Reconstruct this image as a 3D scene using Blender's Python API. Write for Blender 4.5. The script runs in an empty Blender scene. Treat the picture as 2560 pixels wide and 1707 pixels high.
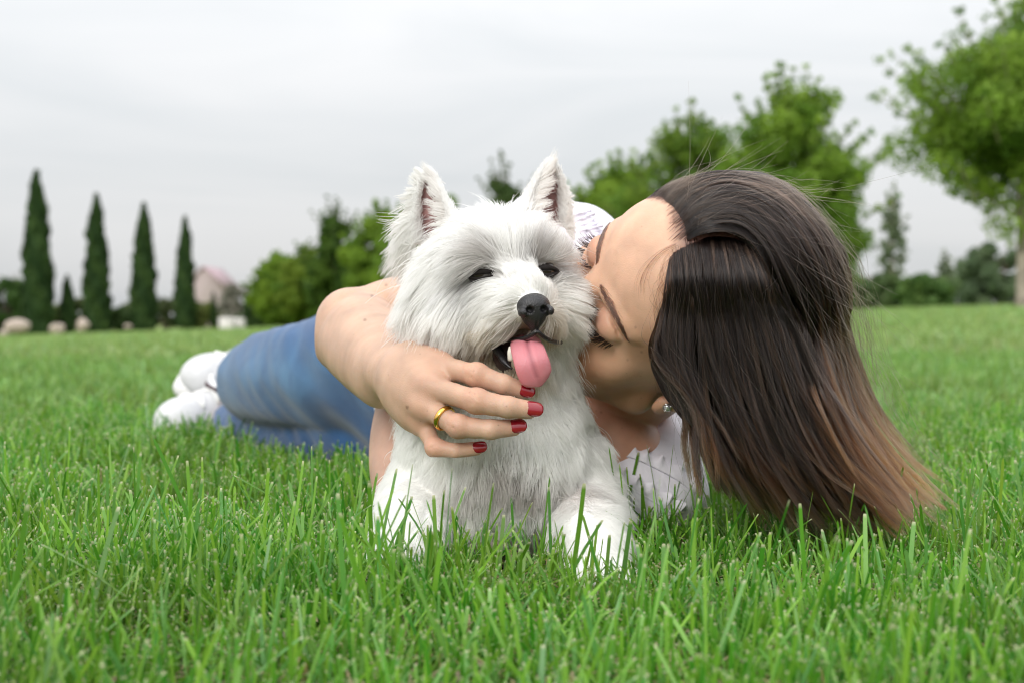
import bpy, math, random
import numpy as np
import openvdb
from mathutils import Vector, Matrix
from mathutils.bvhtree import BVHTree
from mathutils.kdtree import KDTree

SC = bpy.context.scene
COL = SC.collection
rng = np.random.default_rng(7)
random.seed(7)

# ------------------------------------------------------------------ camera
FPX = 3556.0          # focal length in pixels of the 2560 wide photograph (50 mm)
CAM_H = 0.20
PITCH = math.radians(0.9)
cam_d = bpy.data.cameras.new("camera")
cam_d.lens = 50.0
cam_d.sensor_width = 36.0
cam_d.clip_start = 0.02
cam_d.clip_end = 2000
cam_d.dof.use_dof = True
cam_d.dof.focus_distance = 1.03
cam_d.dof.aperture_fstop = 7.6
cam_d.dof.aperture_blades = 9
cam = bpy.data.objects.new("camera", cam_d)
COL.objects.link(cam)
cam.location = (0, 0, CAM_H)
cam.rotation_euler = (math.radians(90) - PITCH, 0, 0)
SC.camera = cam

# ------------------------------------------------------------------ render settings
SC.render.engine = 'CYCLES'
cy = SC.cycles
cy.use_denoising = True
try:
    cy.denoiser = 'OPENIMAGEDENOISE'
except Exception:
    pass
cy.filter_width = 1.1
cy.adaptive_threshold = 0.006
cy.max_bounces = 14
cy.diffuse_bounces = 8
cy.glossy_bounces = 8
cy.transmission_bounces = 12
cy.transparent_max_bounces = 8
cy.caustics_reflective = False
cy.caustics_refractive = False
cy.sample_clamp_indirect = 6.0
SC.cycles_curves.shape = 'RIBBONS'
SC.cycles_curves.subdivisions = 2
SC.view_settings.view_transform = 'Standard'
SC.view_settings.look = 'None'
SC.view_settings.exposure = 0.40
SC.view_settings.gamma = 1.0
SC.view_settings.use_curve_mapping = False

# ------------------------------------------------------------------ sky and sun
SUN_EL = math.radians(31)
SUN_DIR = Vector((-0.36, -0.933, 0.601))          # towards the sun
world = bpy.data.worlds.new("World")
SC.world = world
world.use_nodes = True
wt = world.node_tree
wt.nodes.clear()


def N(nt, typ, **kw):
    n = nt.nodes.new(typ)
    for k, v in kw.items():
        if k.startswith('i_'):
            key = k[2:]
            key = int(key) if key.isdigit() else key.replace('__', ' ')
            n.inputs[key].default_value = v
        else:
            setattr(n, k, v)
    return n


def LK(nt, a, b):
    nt.links.new(a, b)


_sky = N(wt, 'ShaderNodeTexSky', sky_type='NISHITA', sun_disc=False, sun_elevation=SUN_EL,
         sun_rotation=math.atan2(SUN_DIR.x, SUN_DIR.y), air_density=1.0, dust_density=2.0)
_skys = N(wt, 'ShaderNodeVectorMath', operation='SCALE')
_skys.inputs['Scale'].default_value = 0.10
LK(wt, _sky.outputs[0], _skys.inputs[0])
_tc = N(wt, 'ShaderNodeTexCoord')
_sep = N(wt, 'ShaderNodeSeparateXYZ')
LK(wt, _tc.outputs['Generated'], _sep.inputs[0])
# overcast luminance: brighter towards the zenith (the standard overcast sky)
_mx = N(wt, 'ShaderNodeMath', operation='MAXIMUM', i_1=0.0)
LK(wt, _sep.outputs['Z'], _mx.inputs[0])
_grad = N(wt, 'ShaderNodeMath', operation='MULTIPLY_ADD', i_1=1.25, i_2=0.500)
LK(wt, _mx.outputs[0], _grad.inputs[0])
# soft stratus streaks: noise squeezed vertically
_map = N(wt, 'ShaderNodeMapping')
_map.inputs['Scale'].default_value = (1.6, 1.6, 9.0)
_map.inputs['Location'].default_value = (0.35, 0.2, 0.4)
LK(wt, _tc.outputs['Generated'], _map.inputs[0])
_nz = N(wt, 'ShaderNodeTexNoise', i_Scale=1.7, i_Detail=5.0, i_Roughness=0.5, i_Distortion=0.7)
LK(wt, _map.outputs[0], _nz.inputs['Vector'])
_rmp = N(wt, 'ShaderNodeValToRGB')
_rmp.color_ramp.elements[0].position = 0.30
_rmp.color_ramp.elements[0].color = (0.875, 0.908, 0.932, 1)
_rmp.color_ramp.elements[1].position = 0.66
_rmp.color_ramp.elements[1].color = (1.05, 1.052, 1.062, 1)
LK(wt, _nz.outputs['Fac'], _rmp.inputs[0])
_mul = N(wt, 'ShaderNodeVectorMath', operation='SCALE')
LK(wt, _rmp.outputs[0], _mul.inputs[0])
LK(wt, _grad.outputs[0], _mul.inputs['Scale'])
_mix = N(wt, 'ShaderNodeMix', data_type='RGBA')
_mix.inputs['Factor'].default_value = 0.95
LK(wt, _skys.outputs[0], _mix.inputs['A'])
LK(wt, _mul.outputs[0], _mix.inputs['B'])
_bg = N(wt, 'ShaderNodeBackground')
_bg.inputs['Strength'].default_value = 1.0
LK(wt, _mix.outputs['Result'], _bg.inputs[0])
_out = N(wt, 'ShaderNodeOutputWorld')
LK(wt, _bg.outputs[0], _out.inputs[0])

sun_d = bpy.data.lights.new("sun", 'SUN')
sun_d.energy = 1.5
sun_d.angle = math.radians(24)
sun_d.color = (1.0, 0.965, 0.92)
sun = bpy.data.objects.new("sun", sun_d)
COL.objects.link(sun)
sun.rotation_euler = (-SUN_DIR).to_track_quat('-Z', 'Y').to_euler()
sun.location = (0, 0, 30)

# ------------------------------------------------------------------ helpers
CP, SP = math.cos(PITCH), math.sin(PITCH)


def W(u, v, y):
    """world point that the photograph's pixel (u, v) shows at the distance y along the ground"""
    a = (u - 1280.0) / FPX
    b = (853.5 - v) / FPX
    dx, dy, dz = a, CP + b * SP, -SP + b * CP
    t = y / dy
    return np.array([dx * t, y, CAM_H + dz * t])


def terrain(x, y):
    s = np.clip((np.asarray(y, float) - 2.6) / 12.0, 0, 1)
    s = s * s * (3 - 2 * s)
    return s * (0.031 * np.asarray(x) + 0.0009 * np.asarray(y) + 0.07)


def set_props(o, label=None, cat=None, group=None, kind=None):
    if label:
        o['label'] = label
    if cat:
        o['category'] = cat
    if group:
        o['group'] = group
    if kind:
        o['kind'] = kind
    return o


def link(o, parent=None):
    COL.objects.link(o)
    if parent is not None:
        o.parent = parent
        # geometry is written in world coordinates: undo the parents' places
        t = Vector((0, 0, 0))
        p = parent
        while p is not None:
            t += p.location
            p = p.parent
        o.location = -t if True else (0, 0, 0)
    return o


def thing(name, loc, label, cat, group=None):
    o = bpy.data.objects.new(name, None)
    o.empty_display_size = 0.1
    o.location = Vector([float(c) for c in loc])
    COL.objects.link(o)
    return set_props(o, label, cat, group)


def mesh_obj(name, verts, faces, mat, parent=None, smooth=True, colors=None, mats=None, fmat=None):
    """faces: (m,4) or (m,3) array, or a list of such arrays / lists"""
    me = bpy.data.meshes.new(name)
    verts = np.asarray(verts, np.float32)
    if isinstance(faces, np.ndarray):
        faces = [faces]
    loops, starts, tot, off = [], [], [], 0
    for f in faces:
        f = np.asarray(f, np.int32)
        m, k = f.shape
        loops.append(f.ravel())
        starts.append(off + np.arange(m) * k)
        tot.append(np.full(m, k))
        off += m * k
    loops = np.concatenate(loops).astype(np.int32)
    starts = np.concatenate(starts).astype(np.int32)
    me.vertices.add(len(verts))
    me.vertices.foreach_set('co', verts.ravel())
    me.loops.add(len(loops))
    me.loops.foreach_set('vertex_index', loops)
    me.polygons.add(len(starts))
    me.polygons.foreach_set('loop_start', starts)
    if smooth:
        me.polygons.foreach_set('use_smooth', np.ones(len(starts), bool))
    if fmat is not None:
        me.polygons.foreach_set('material_index', np.asarray(fmat, np.int32))
    me.update(calc_edges=True)
    if colors is not None:
        a = me.color_attributes.new('col', 'FLOAT_COLOR', 'POINT')
        c = np.ones((len(verts), 4), np.float32)
        c[:, :colors.shape[1]] = colors
        a.data.foreach_set('color', c.ravel())
    for m in (mats or [mat]):
        me.materials.append(m)
    o = bpy.data.objects.new(name, me)
    return link(o, parent)


def curves_obj(name, pts, radius, mat, parent=None, colors=None):
    """pts (n,k,3); radius (n,k) or (k,); colors (n,3) or (n,k,3)"""
    n, k, _ = pts.shape
    c = bpy.data.hair_curves.new(name)
    c.add_curves([k] * n)
    c.attributes['position'].data.foreach_set('vector', pts.astype(np.float32).ravel())
    r = np.broadcast_to(np.asarray(radius, np.float32), (n, k))
    ra = c.attributes.get('radius') or c.attributes.new('radius', 'FLOAT', 'POINT')
    ra.data.foreach_set('value', np.ascontiguousarray(r).ravel())
    if colors is not None:
        colors = np.asarray(colors, np.float32)
        if colors.ndim == 2:
            colors = np.repeat(colors[:, None, :], k, 1)
        cc = np.ones((n, k, 4), np.float32)
        cc[..., :3] = colors
        a = c.attributes.new('col', 'FLOAT_COLOR', 'POINT')
        a.data.foreach_set('color', cc.ravel())
    c.materials.append(mat)
    o = bpy.data.objects.new(name, c)
    return link(o, parent)


def join_parts(parts):
    vs, fs, off = [], [], 0
    for v, f in parts:
        vs.append(v)
        fs.append(np.asarray(f) + off)
        off += len(v)
    return np.concatenate(vs), fs


def unit(v):
    v = np.asarray(v, float)
    return v / np.maximum(np.linalg.norm(v, axis=-1, keepdims=True), 1e-12)


def spline(pts, m):
    """Catmull-Rom through pts (k,d) resampled to m points (uniform in parameter)"""
    p = np.asarray(pts, float)
    p = np.vstack([2 * p[0] - p[1], p, 2 * p[-1] - p[-2]])
    k = len(p) - 3
    t = np.linspace(0, k, m)
    i = np.minimum(t.astype(int), k - 1)
    f = (t - i)[:, None]
    a, b, c, d = p[i], p[i + 1], p[i + 2], p[i + 3]
    return 0.5 * (2 * b + (c - a) * f + (2 * a - 5 * b + 4 * c - d) * f ** 2 + (3 * b - a - 3 * c + d) * f ** 3)


def tube(path, radii, seg=10, caps=True, flat=None):
    """verts, quads of a tube along path; flat=(normal, ratio) squashes it along the normal"""
    path = np.asarray(path, float)
    k = len(path)
    radii = np.broadcast_to(np.asarray(radii, float), (k,))
    t = unit(np.gradient(path, axis=0))
    up = np.array([0.0, 0.0, 1.0]) if abs(t[0, 2]) < 0.9 else np.array([1.0, 0, 0])
    if flat is not None:
        up = np.asarray(flat[0], float)
    vs = []
    for i in range(k):
        b = unit(np.cross(t[i], up))
        nrm = np.cross(b, t[i])
        ang = np.linspace(0, 2 * math.pi, seg, endpoint=False)
        rn = radii[i] * (flat[1] if flat is not None else 1)
        vs.append(path[i] + np.outer(np.cos(ang) * radii[i], b) + np.outer(np.sin(ang) * rn, nrm))
        up = nrm if flat is None else up
    vs = np.concatenate(vs)
    q = []
    for i in range(k - 1):
        for j in range(seg):
            j2 = (j + 1) % seg
            q.append((i * seg + j, i * seg + j2, (i + 1) * seg + j2, (i + 1) * seg + j))
    faces = [np.array(q)]
    if caps:
        n0 = len(vs)
        vs = np.vstack([vs, path[:1] - t[:1] * radii[0] * 0.3, path[-1:] + t[-1:] * radii[-1] * 0.3])
        tr = []
        for j in range(seg):
            j2 = (j + 1) % seg
            tr.append((n0, j2, j))
            tr.append((n0 + 1, (k - 1) * seg + j, (k - 1) * seg + j2))
        faces.append(np.array(tr))
    return vs, faces


# ------------------------------------------------------------------ signed distance sculpting
class SDF:
    def __init__(s, lo, hi, h):
        s.lo = np.asarray(lo, float)
        s.h = float(h)
        s.n = np.ceil((np.asarray(hi, float) - s.lo) / h).astype(int) + 1
        s.big = 40 * h
        s.D = np.full(s.n, s.big, np.float32)

    def _box(s, lo, hi):
        i0 = np.clip(np.floor((lo - s.lo) / s.h).astype(int), 0, s.n)
        i1 = np.clip(np.ceil((hi - s.lo) / s.h).astype(int) + 1, 0, s.n)
        ax = [(s.lo[a] + s.h * np.arange(i0[a], i1[a])).astype(np.float32) for a in range(3)]
        return tuple(slice(i0[a], i1[a]) for a in range(3)), ax[0][:, None, None], ax[1][None, :, None], ax[2][None, None, :]

    def _mix(s, d, sl, k, sub):
        a = s.D[sl]
        if a.size == 0:
            return
        if sub:
            if k > 0:
                h = np.clip(0.5 - 0.5 * (a + d) / k, 0, 1)
                s.D[sl] = a + (-d - a) * h + k * h * (1 - h)
            else:
                s.D[sl] = np.maximum(a, -d)
        else:
            if k > 0:
                h = np.clip(0.5 + 0.5 * (d - a) / k, 0, 1)
                s.D[sl] = d + (a - d) * h - k * h * (1 - h)
            else:
                s.D[sl] = np.minimum(a, d)

    def cone(s, a, b, ra, rb, k=0.0, sub=False):
        a = np.asarray(a, float)
        b = np.asarray(b, float)
        r = max(ra, rb) + k + 4 * s.h
        sl, X, Y, Z = s._box(np.minimum(a, b) - r, np.maximum(a, b) + r)
        ba = b - a
        L = max(float(ba @ ba), 1e-12)
        t = np.clip(((X - a[0]) * ba[0] + (Y - a[1]) * ba[1] + (Z - a[2]) * ba[2]) / L, 0, 1)
        d = np.sqrt((X - a[0] - ba[0] * t) ** 2 + (Y - a[1] - ba[1] * t) ** 2 + (Z - a[2] - ba[2] * t) ** 2) - (ra + (rb - ra) * t)
        s._mix(d.astype(np.float32), sl, k, sub)
        return s

    def ell(s, c, r, R=None, k=0.0, sub=False):
        """R: columns are the ellipsoid's own axes"""
        c = np.asarray(c, float)
        r = np.asarray(r, float)
        if R is None:
            R = np.eye(3)
        ext = np.sqrt(((R * r) ** 2).sum(1)) + k + 4 * s.h
        sl, X, Y, Z = s._box(c - ext, c + ext)
        X, Y, Z = X - c[0], Y - c[1], Z - c[2]
        k0 = 0
        k1 = 0
        for a in range(3):
            q = X * R[0, a] + Y * R[1, a] + Z * R[2, a]
            k0 = k0 + (q / r[a]) ** 2
            k1 = k1 + (q / r[a] ** 2) ** 2
        k0 = np.sqrt(k0)
        k1 = np.sqrt(k1) + 1e-9
        d = k0 * (k0 - 1) / k1
        s._mix(d.astype(np.float32), sl, k, sub)
        return s

    def chain(s, pts, radii, k=0.0, m=None, sub=False):
        pts = np.asarray(pts, float)
        radii = np.asarray(radii, float)
        if m:
            q = spline(np.column_stack([pts, radii]), m)
            pts, radii = q[:, :3], q[:, 3]
        for i in range(len(pts) - 1):
            s.cone(pts[i], pts[i + 1], radii[i], radii[i + 1], k, sub)
        return s

    def displace(s, fn, band=None):
        """adds fn(X,Y,Z) to the field (positive shrinks)"""
        sl, X, Y, Z = s._box(s.lo, s.lo + s.h * s.n)
        s.D += np.asarray(fn(X, Y, Z), np.float32)

    def mesh(s, smooth=1):
        D = np.clip(s.D, -s.big, s.big)
        D[0], D[-1], D[:, 0], D[:, -1], D[:, :, 0], D[:, :, -1] = (s.big,) * 6
        g = openvdb.FloatGrid(s.big)
        g.copyFromArray(D)
        p, q = g.convertToQuads(0.0)
        p = np.asarray(p, float)
        q = np.asarray(q, np.int64)
        v = s.lo + p * s.h
        a, b, c, d = v[q[:, 0]], v[q[:, 1]], v[q[:, 2]], v[q[:, 3]]
        vol = np.einsum('ij,ij->i', a, np.cross(b, c)).sum() + np.einsum('ij,ij->i', a, np.cross(c, d)).sum()
        if vol < 0:
            q = q[:, ::-1]
        for _ in range(smooth):
            v = laplace(v, q)
        return v, np.ascontiguousarray(q)


def laplace(v, q, f=0.5):
    n = len(v)
    e0 = np.concatenate([q[:, i] for i in range(q.shape[1])])
    e1 = np.concatenate([q[:, (i + 1) % q.shape[1]] for i in range(q.shape[1])])
    cnt = np.bincount(e0, minlength=n) + np.bincount(e1, minlength=n)
    out = np.empty_like(v)
    for a in range(3):
        s_ = np.bincount(e0, v[e1, a], n) + np.bincount(e1, v[e0, a], n)
        out[:, a] = s_ / np.maximum(cnt, 1)
    return v + (out - v) * f


def vnormals(v, q):
    a, b, c = v[q[:, 0]], v[q[:, 1]], v[q[:, 2]]
    fn = np.cross(b - a, c - a)
    if q.shape[1] == 4:
        fn = fn + np.cross(c - a, v[q[:, 3]] - a)
    out = np.zeros_like(v)
    for i in range(q.shape[1]):
        for ax in range(3):
            out[:, ax] += np.bincount(q[:, i], fn[:, ax], len(v))
    return unit(out)


def bvh(v, q):
    return BVHTree.FromPolygons([tuple(p) for p in v], [tuple(int(i) for i in f) for f in q])


CAMP = Vector((0, 0, CAM_H))


def hit(tree, u, v):
    d = Vector(W(u, v, 1.0)) - CAMP
    loc, nrm, idx, dist = tree.ray_cast(CAMP, d.normalized())
    return None if loc is None else np.array(loc)


def sample_surface(v, q, n, wfn=None, r=rng):
    """n random points with normals on a quad mesh; wfn(points)->density weight"""
    vn = vnormals(v, q)
    a, b, c, d = v[q[:, 0]], v[q[:, 1]], v[q[:, 2]], v[q[:, 3]]
    area = 0.5 * np.linalg.norm(np.cross(c - a, d - b), axis=1)
    if wfn is not None:
        area = area * np.maximum(wfn((a + b + c + d) / 4, vn[q].mean(1)), 0)
    cs = np.cumsum(area)
    f = np.searchsorted(cs, r.random(n) * cs[-1])
    f = np.minimum(f, len(q) - 1)
    s, t = r.random((n, 1)), r.random((n, 1))
    w = [(1 - s) * (1 - t), s * (1 - t), s * t, (1 - s) * t]
    p = sum(w[i] * v[q[f, i]] for i in range(4))
    nn = unit(sum(w[i] * vn[q[f, i]] for i in range(4)))
    return p, nn


def noise3(p, freq, seed=0):
    """cheap smooth vector noise from a few sines, (n,3)->(n,3) in about -1..1"""
    r = np.random.default_rng(seed)
    out = np.zeros(p.shape[:-1] + (3,))
    for o in range(5):
        k = r.normal(size=(3, 3)) * freq * (1.0 + 0.6 * o)
        ph = r.random(3) * 6.28
        out += np.sin(p @ k + ph) / (1.0 + 0.5 * o)
    return out / 2.2


# ------------------------------------------------------------------ materials
def new_mat(name):
    m = bpy.data.materials.new(name)
    m.use_nodes = True
    nt = m.node_tree
    nt.nodes.clear()
    o = nt.nodes.new('ShaderNodeOutputMaterial')
    return m, nt, o


def principled(name, col, rough=0.6, noise=None, bump=None, spec=0.5, metal=0.0, sss=None, attr=False, coat=0.0, sheen=0.0):
    """noise=(scale, second colour, detail); bump=(scale, strength, distance)"""
    m, nt, o = new_mat(name)
    b = N(nt, 'ShaderNodeBsdfPrincipled')
    b.inputs['Base Color'].default_value = (*col, 1)
    b.inputs['Roughness'].default_value = rough
    b.inputs['Specular IOR Level'].default_value = spec
    b.inputs['Metallic'].default_value = metal
    b.inputs['Coat Weight'].default_value = coat
    b.inputs['Sheen Weight'].default_value = sheen
    tc = N(nt, 'ShaderNodeTexCoord')
    src = None
    if attr:
        at = N(nt, 'ShaderNodeAttribute', attribute_name='col')
        src = at.outputs['Color']
    if noise:
        nz = N(nt, 'ShaderNodeTexNoise', i_Scale=noise[0], i_Detail=noise[2] if len(noise) > 2 else 4.0)
        LK(nt, tc.outputs['Object'], nz.inputs['Vector'])
        rp = N(nt, 'ShaderNodeMapRange', i_1=0.35, i_2=0.65)
        LK(nt, nz.outputs['Fac'], rp.inputs[0])
        mx = N(nt, 'ShaderNodeMix', data_type='RGBA')
        mx.inputs['A'].default_value = (*col, 1)
        mx.inputs['B'].default_value = (*noise[1], 1)
        LK(nt, rp.outputs[0], mx.inputs['Factor'])
        if src is not None:
            LK(nt, src, mx.inputs['A'])
        src = mx.outputs['Result']
    if src is not None:
        LK(nt, src, b.inputs['Base Color'])
    if bump:
        nz2 = N(nt, 'ShaderNodeTexNoise', i_Scale=bump[0], i_Detail=3.0)
        LK(nt, tc.outputs['Object'], nz2.inputs['Vector'])
        bp = N(nt, 'ShaderNodeBump', i_Strength=bump[1], i_Distance=bump[2])
        LK(nt, nz2.outputs['Fac'], bp.inputs['Height'])
        LK(nt, bp.outputs[0], b.inputs['Normal'])
    if sss:
        b.inputs['Subsurface Weight'].default_value = sss[0]
        b.inputs['Subsurface Radius'].default_value = sss[1]
        b.inputs['Subsurface Scale'].default_value = sss[2]
    LK(nt, b.outputs[0], o.inputs[0])
    return m


def foliage_mat(name, tint=(1, 1, 1), trans=0.35, rough=0.5, spec=0.3):
    """leaf / blade: colour attribute, diffuse + translucent + soft gloss"""
    m, nt, o = new_mat(name)
    at = N(nt, 'ShaderNodeAttribute', attribute_name='col')
    b = N(nt, 'ShaderNodeBsdfPrincipled')
    b.inputs['Roughness'].default_value = rough
    b.inputs['Specular IOR Level'].default_value = spec
    LK(nt, at.outputs['Color'], b.inputs['Base Color'])
    t = N(nt, 'ShaderNodeBsdfTranslucent')
    LK(nt, at.outputs['Color'], t.inputs[0])
    mx = N(nt, 'ShaderNodeMixShader')
    mx.inputs[0].default_value = trans
    LK(nt, b.outputs[0], mx.inputs[1])
    LK(nt, t.outputs[0], mx.inputs[2])
    LK(nt, mx.outputs[0], o.inputs[0])
    return m
# ================================================================== the setting
# ---- ground: one sheet to the horizon
m, nt, o = new_mat('lawn_soil')
GROUND = m
b = N(nt, 'ShaderNodeBsdfPrincipled')
b.inputs['Roughness'].default_value = 0.95
b.inputs['Specular IOR Level'].default_value = 0.1
tc = N(nt, 'ShaderNodeTexCoord')
n1 = N(nt, 'ShaderNodeTexNoise', i_Scale=0.35, i_Detail=6.0)
LK(nt, tc.outputs['Object'], n1.inputs['Vector'])
n2 = N(nt, 'ShaderNodeTexNoise', i_Scale=60.0, i_Detail=4.0)
LK(nt, tc.outputs['Object'], n2.inputs['Vector'])
r1 = N(nt, 'ShaderNodeValToRGB')
r1.color_ramp.elements[0].position = 0.35
r1.color_ramp.elements[0].color = (0.165, 0.235, 0.070, 1)
r1.color_ramp.elements[1].position = 0.65
r1.color_ramp.elements[1].color = (0.235, 0.30, 0.105, 1)
LK(nt, n1.outputs['Fac'], r1.inputs[0])
r2 = N(nt, 'ShaderNodeValToRGB')
r2.color_ramp.elements[0].position = 0.35
r2.color_ramp.elements[0].color = (0.045, 0.035, 0.018, 1)
r2.color_ramp.elements[1].position = 0.7
r2.color_ramp.elements[1].color = (0.13, 0.105, 0.05, 1)
LK(nt, n2.outputs['Fac'], r2.inputs[0])
sp = N(nt, 'ShaderNodeSeparateXYZ')
LK(nt, tc.outputs['Object'], sp.inputs[0])
mr = N(nt, 'ShaderNodeMapRange', i_1=2.5, i_2=9.0)
LK(nt, sp.outputs['Y'], mr.inputs[0])
mx = N(nt, 'ShaderNodeMix', data_type='RGBA')
LK(nt, mr.outputs[0], mx.inputs['Factor'])
LK(nt, r2.outputs[0], mx.inputs['A'])
LK(nt, r1.outputs[0], mx.inputs['B'])
LK(nt, mx.outputs['Result'], b.inputs['Base Color'])
LK(nt, b.outputs[0], o.inputs[0])
gy = np.r_[np.linspace(-30, 0, 7), np.linspace(0.4, 20, 60), np.geomspace(21, 900, 60)]
gx = np.linspace(-1, 1, 61)
GX = gx[None, :] * (12 + gy[:, None].clip(0) * 0.9)
GY = np.repeat(gy[:, None], 61, 1)
far = np.clip((GY - 140) / 200, 0, 1)
GZ = terrain(GX, GY) * (1 - far) + far * terrain(GX * 0, GY * 0 + 140) * 0.5
gv = np.stack([GX, GY, GZ], -1).reshape(-1, 3)
gi = np.arange(len(gy) * 61).reshape(len(gy), 61)
gq = np.stack([gi[:-1, :-1], gi[:-1, 1:], gi[1:, 1:], gi[1:, :-1]], -1).reshape(-1, 4)
ground = mesh_obj('ground', gv, gq, GROUND)
set_props(ground, kind='structure')

# ---- trees
LEAF = foliage_mat('leaves', trans=0.45, rough=0.55, spec=0.25)
CYP = foliage_mat('cypress_sprays', trans=0.12, rough=0.7, spec=0.2)
BARK = principled('bark', (0.20, 0.155, 0.12), 0.9, noise=(6, (0.11, 0.085, 0.065)), bump=(14, 0.6, 0.03))
BARKP = principled('pale_bark', (0.36, 0.31, 0.25), 0.9, noise=(6, (0.22, 0.19, 0.155)), bump=(14, 0.6, 0.03))


def leaf_quads(cen, nrm, size, r, aspect=0.6):
    """one bent leaf (two quads) per centre"""
    n = len(cen)
    a = unit(np.cross(nrm, r.normal(size=(n, 3))))
    b_ = np.cross(nrm, a)
    s = size[:, None]
    w = s * aspect * 0.5
    base = cen - a * s * 0.5
    tip = cen + a * s * 0.5 - nrm * s * 0.12
    l_ = cen + b_ * w + nrm * s * 0.07
    r_ = cen - b_ * w + nrm * s * 0.07
    v = np.stack([base, r_, tip, l_], 1).reshape(-1, 3)
    i = np.arange(n)[:, None] * 4
    return v, np.concatenate([i + np.array([[0, 1, 2]]), i + np.array([[0, 2, 3]])])


def branchy(root, top, r0, nb, spread, r, crown_lo):
    """trunk with limbs: verts, faces, and the limb ends"""
    parts, ends = [], []
    H = top - root
    bend = r.normal(size=3) * np.array([0.03, 0.03, 0]) * np.linalg.norm(H)
    path = spline([root - np.array([0, 0, 0.15]), root + H * 0.3 + bend * 0.5, root + H * 0.65 + bend, top], 14)
    parts.append(tube(path, np.interp(np.linspace(0, 1, 14), [0, 0.08, 0.5, 1], [r0 * 1.35, r0, r0 * 0.62, r0 * 0.12]), 10))
    for i in range(nb):
        t = crown_lo + (0.95 - crown_lo) * (i + r.random()) / nb
        p = path[min(int(t * 13), 12)]
        ang = 2.4 * i + r.random()
        L = spread * (1.05 - 0.65 * t) * r.uniform(0.7, 1.1)
        d = np.array([math.cos(ang), math.sin(ang), r.uniform(0.35, 0.8)])
        e = p + d * L
        parts.append(tube(spline([p, p + d * L * 0.5 + np.array([0, 0, -0.04 * L]), e], 7), np.linspace(r0 * 0.38 * (1.1 - t), r0 * 0.06, 7), 6))
        ends += [p + d * L * f for f in (0.45, 0.75, 1.0)]
    vs, fs, off = [], [], 0
    for v_, f_ in parts:
        vs.append(v_)
        fs += [g + off for g in f_]
        off += len(v_)
    return np.concatenate(vs), fs, np.array(ends)


def tree(name, root, height, crown_r, crown_lo, label, seed, n_clump=60, leaves=9000, leaf=0.16, base_col=(0.10, 0.215, 0.024), hi_col=(0.27, 0.40, 0.045), trunk_r=0.13, bark=None, ragged=0.35, group=None, cat='tree', lean=(0, 0)):
    r = np.random.default_rng(seed)
    root = np.array(root, float)
    t = thing(name, root, label, cat, group)
    topp = root + np.array([lean[0], lean[1], height * 0.93])
    tv_, tf_, ends = branchy(root, topp, trunk_r, 11, crown_r * 1.05, r, crown_lo)
    mesh_obj('trunk', tv_, tf_, bark or BARK, t)
    zc = root[2] + height * (crown_lo + (1 - crown_lo) * 0.47)
    hz = height * (1 - crown_lo) * 0.5
    cc = []
    while len(cc) < n_clump:
        d = unit(r.normal(size=3)) * r.random() ** 0.45
        z = d[2]
        wr = crown_r * np.interp(z, [-1, -0.5, 0.1, 0.6, 1], [0.75, 1.05, 1.0, 0.72, 0.30])
        cc.append(np.array([root[0] + lean[0] * 0.6 + d[0] * wr, root[1] + d[1] * wr, zc + z * hz]) + r.normal(size=3) * ragged * 0.25)
    # twigs that stick out of the crown
    twigs = []
    nsp = int(n_clump * 0.5)
    for i in range(nsp):
        d = unit(r.normal(size=3) + np.array([0, 0, 0.5]))
        wr = crown_r * np.interp(d[2], [-1, 0.1, 0.6, 1], [0.8, 1.0, 0.7, 0.3])
        p = np.array([root[0] + lean[0] * 0.6 + d[0] * wr, root[1] + d[1] * wr, zc + d[2] * hz])
        o_ = unit(np.array([d[0], d[1], abs(d[2]) + 0.6]))
        L_ = ragged * 1.4 * r.uniform(0.5, 1.1)
        twigs.append(tube([p - o_ * 0.5, p + o_ * L_ * 0.5, p + o_ * L_], [0.018, 0.012, 0.005], 5))
        for f in np.linspace(0, 1, 5):
            cc.append(p + o_ * f * L_ + r.normal(size=3) * 0.03)
    cc = np.vstack([np.array(cc), ends])
    vs, fs, off = [], [], 0
    for v_, f_ in twigs:
        vs.append(v_)
        fs += [g + off for g in f_]
        off += len(v_)
    set_props(mesh_obj('twigs', np.concatenate(vs), fs, bark or BARK, t), kind='stuff')
    big = np.r_[np.full(n_clump, 1.0), np.full(nsp * 5, 0.19), np.full(len(ends), 0.7)]
    rad = crown_r * 0.27 * big
    prob = big ** 2
    prob /= prob.sum()
    ci = r.choice(len(cc), leaves, p=prob)
    dd = unit(r.normal(size=(leaves, 3))) * (r.random(leaves) ** 0.4)[:, None] * rad[ci][:, None]
    cen = cc[ci] + dd * np.array([1, 1, 0.8])
    cen[:, 2] = np.maximum(cen[:, 2], root[2] + 0.1)
    nr = unit(dd * 0.6 + np.array([0, 0, 0.035]) + r.normal(size=(leaves, 3)) * rad[ci][:, None] * 0.5)
    sz = leaf * r.uniform(0.6, 1.3, leaves)
    v_, f_ = leaf_quads(cen, nr, sz, r, 0.75)
    mixf = np.clip(r.random(len(cc))[ci] * 0.75 + r.random(leaves) * 0.35, 0, 1)[:, None]
    col = np.array(base_col) * (1 - mixf) + np.array(hi_col) * mixf
    col *= r.uniform(0.75, 1.2, (leaves, 1))
    mesh_obj('crown', v_, f_, LEAF, t, smooth=False, colors=np.repeat(col, 4, 0))
    return t


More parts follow.
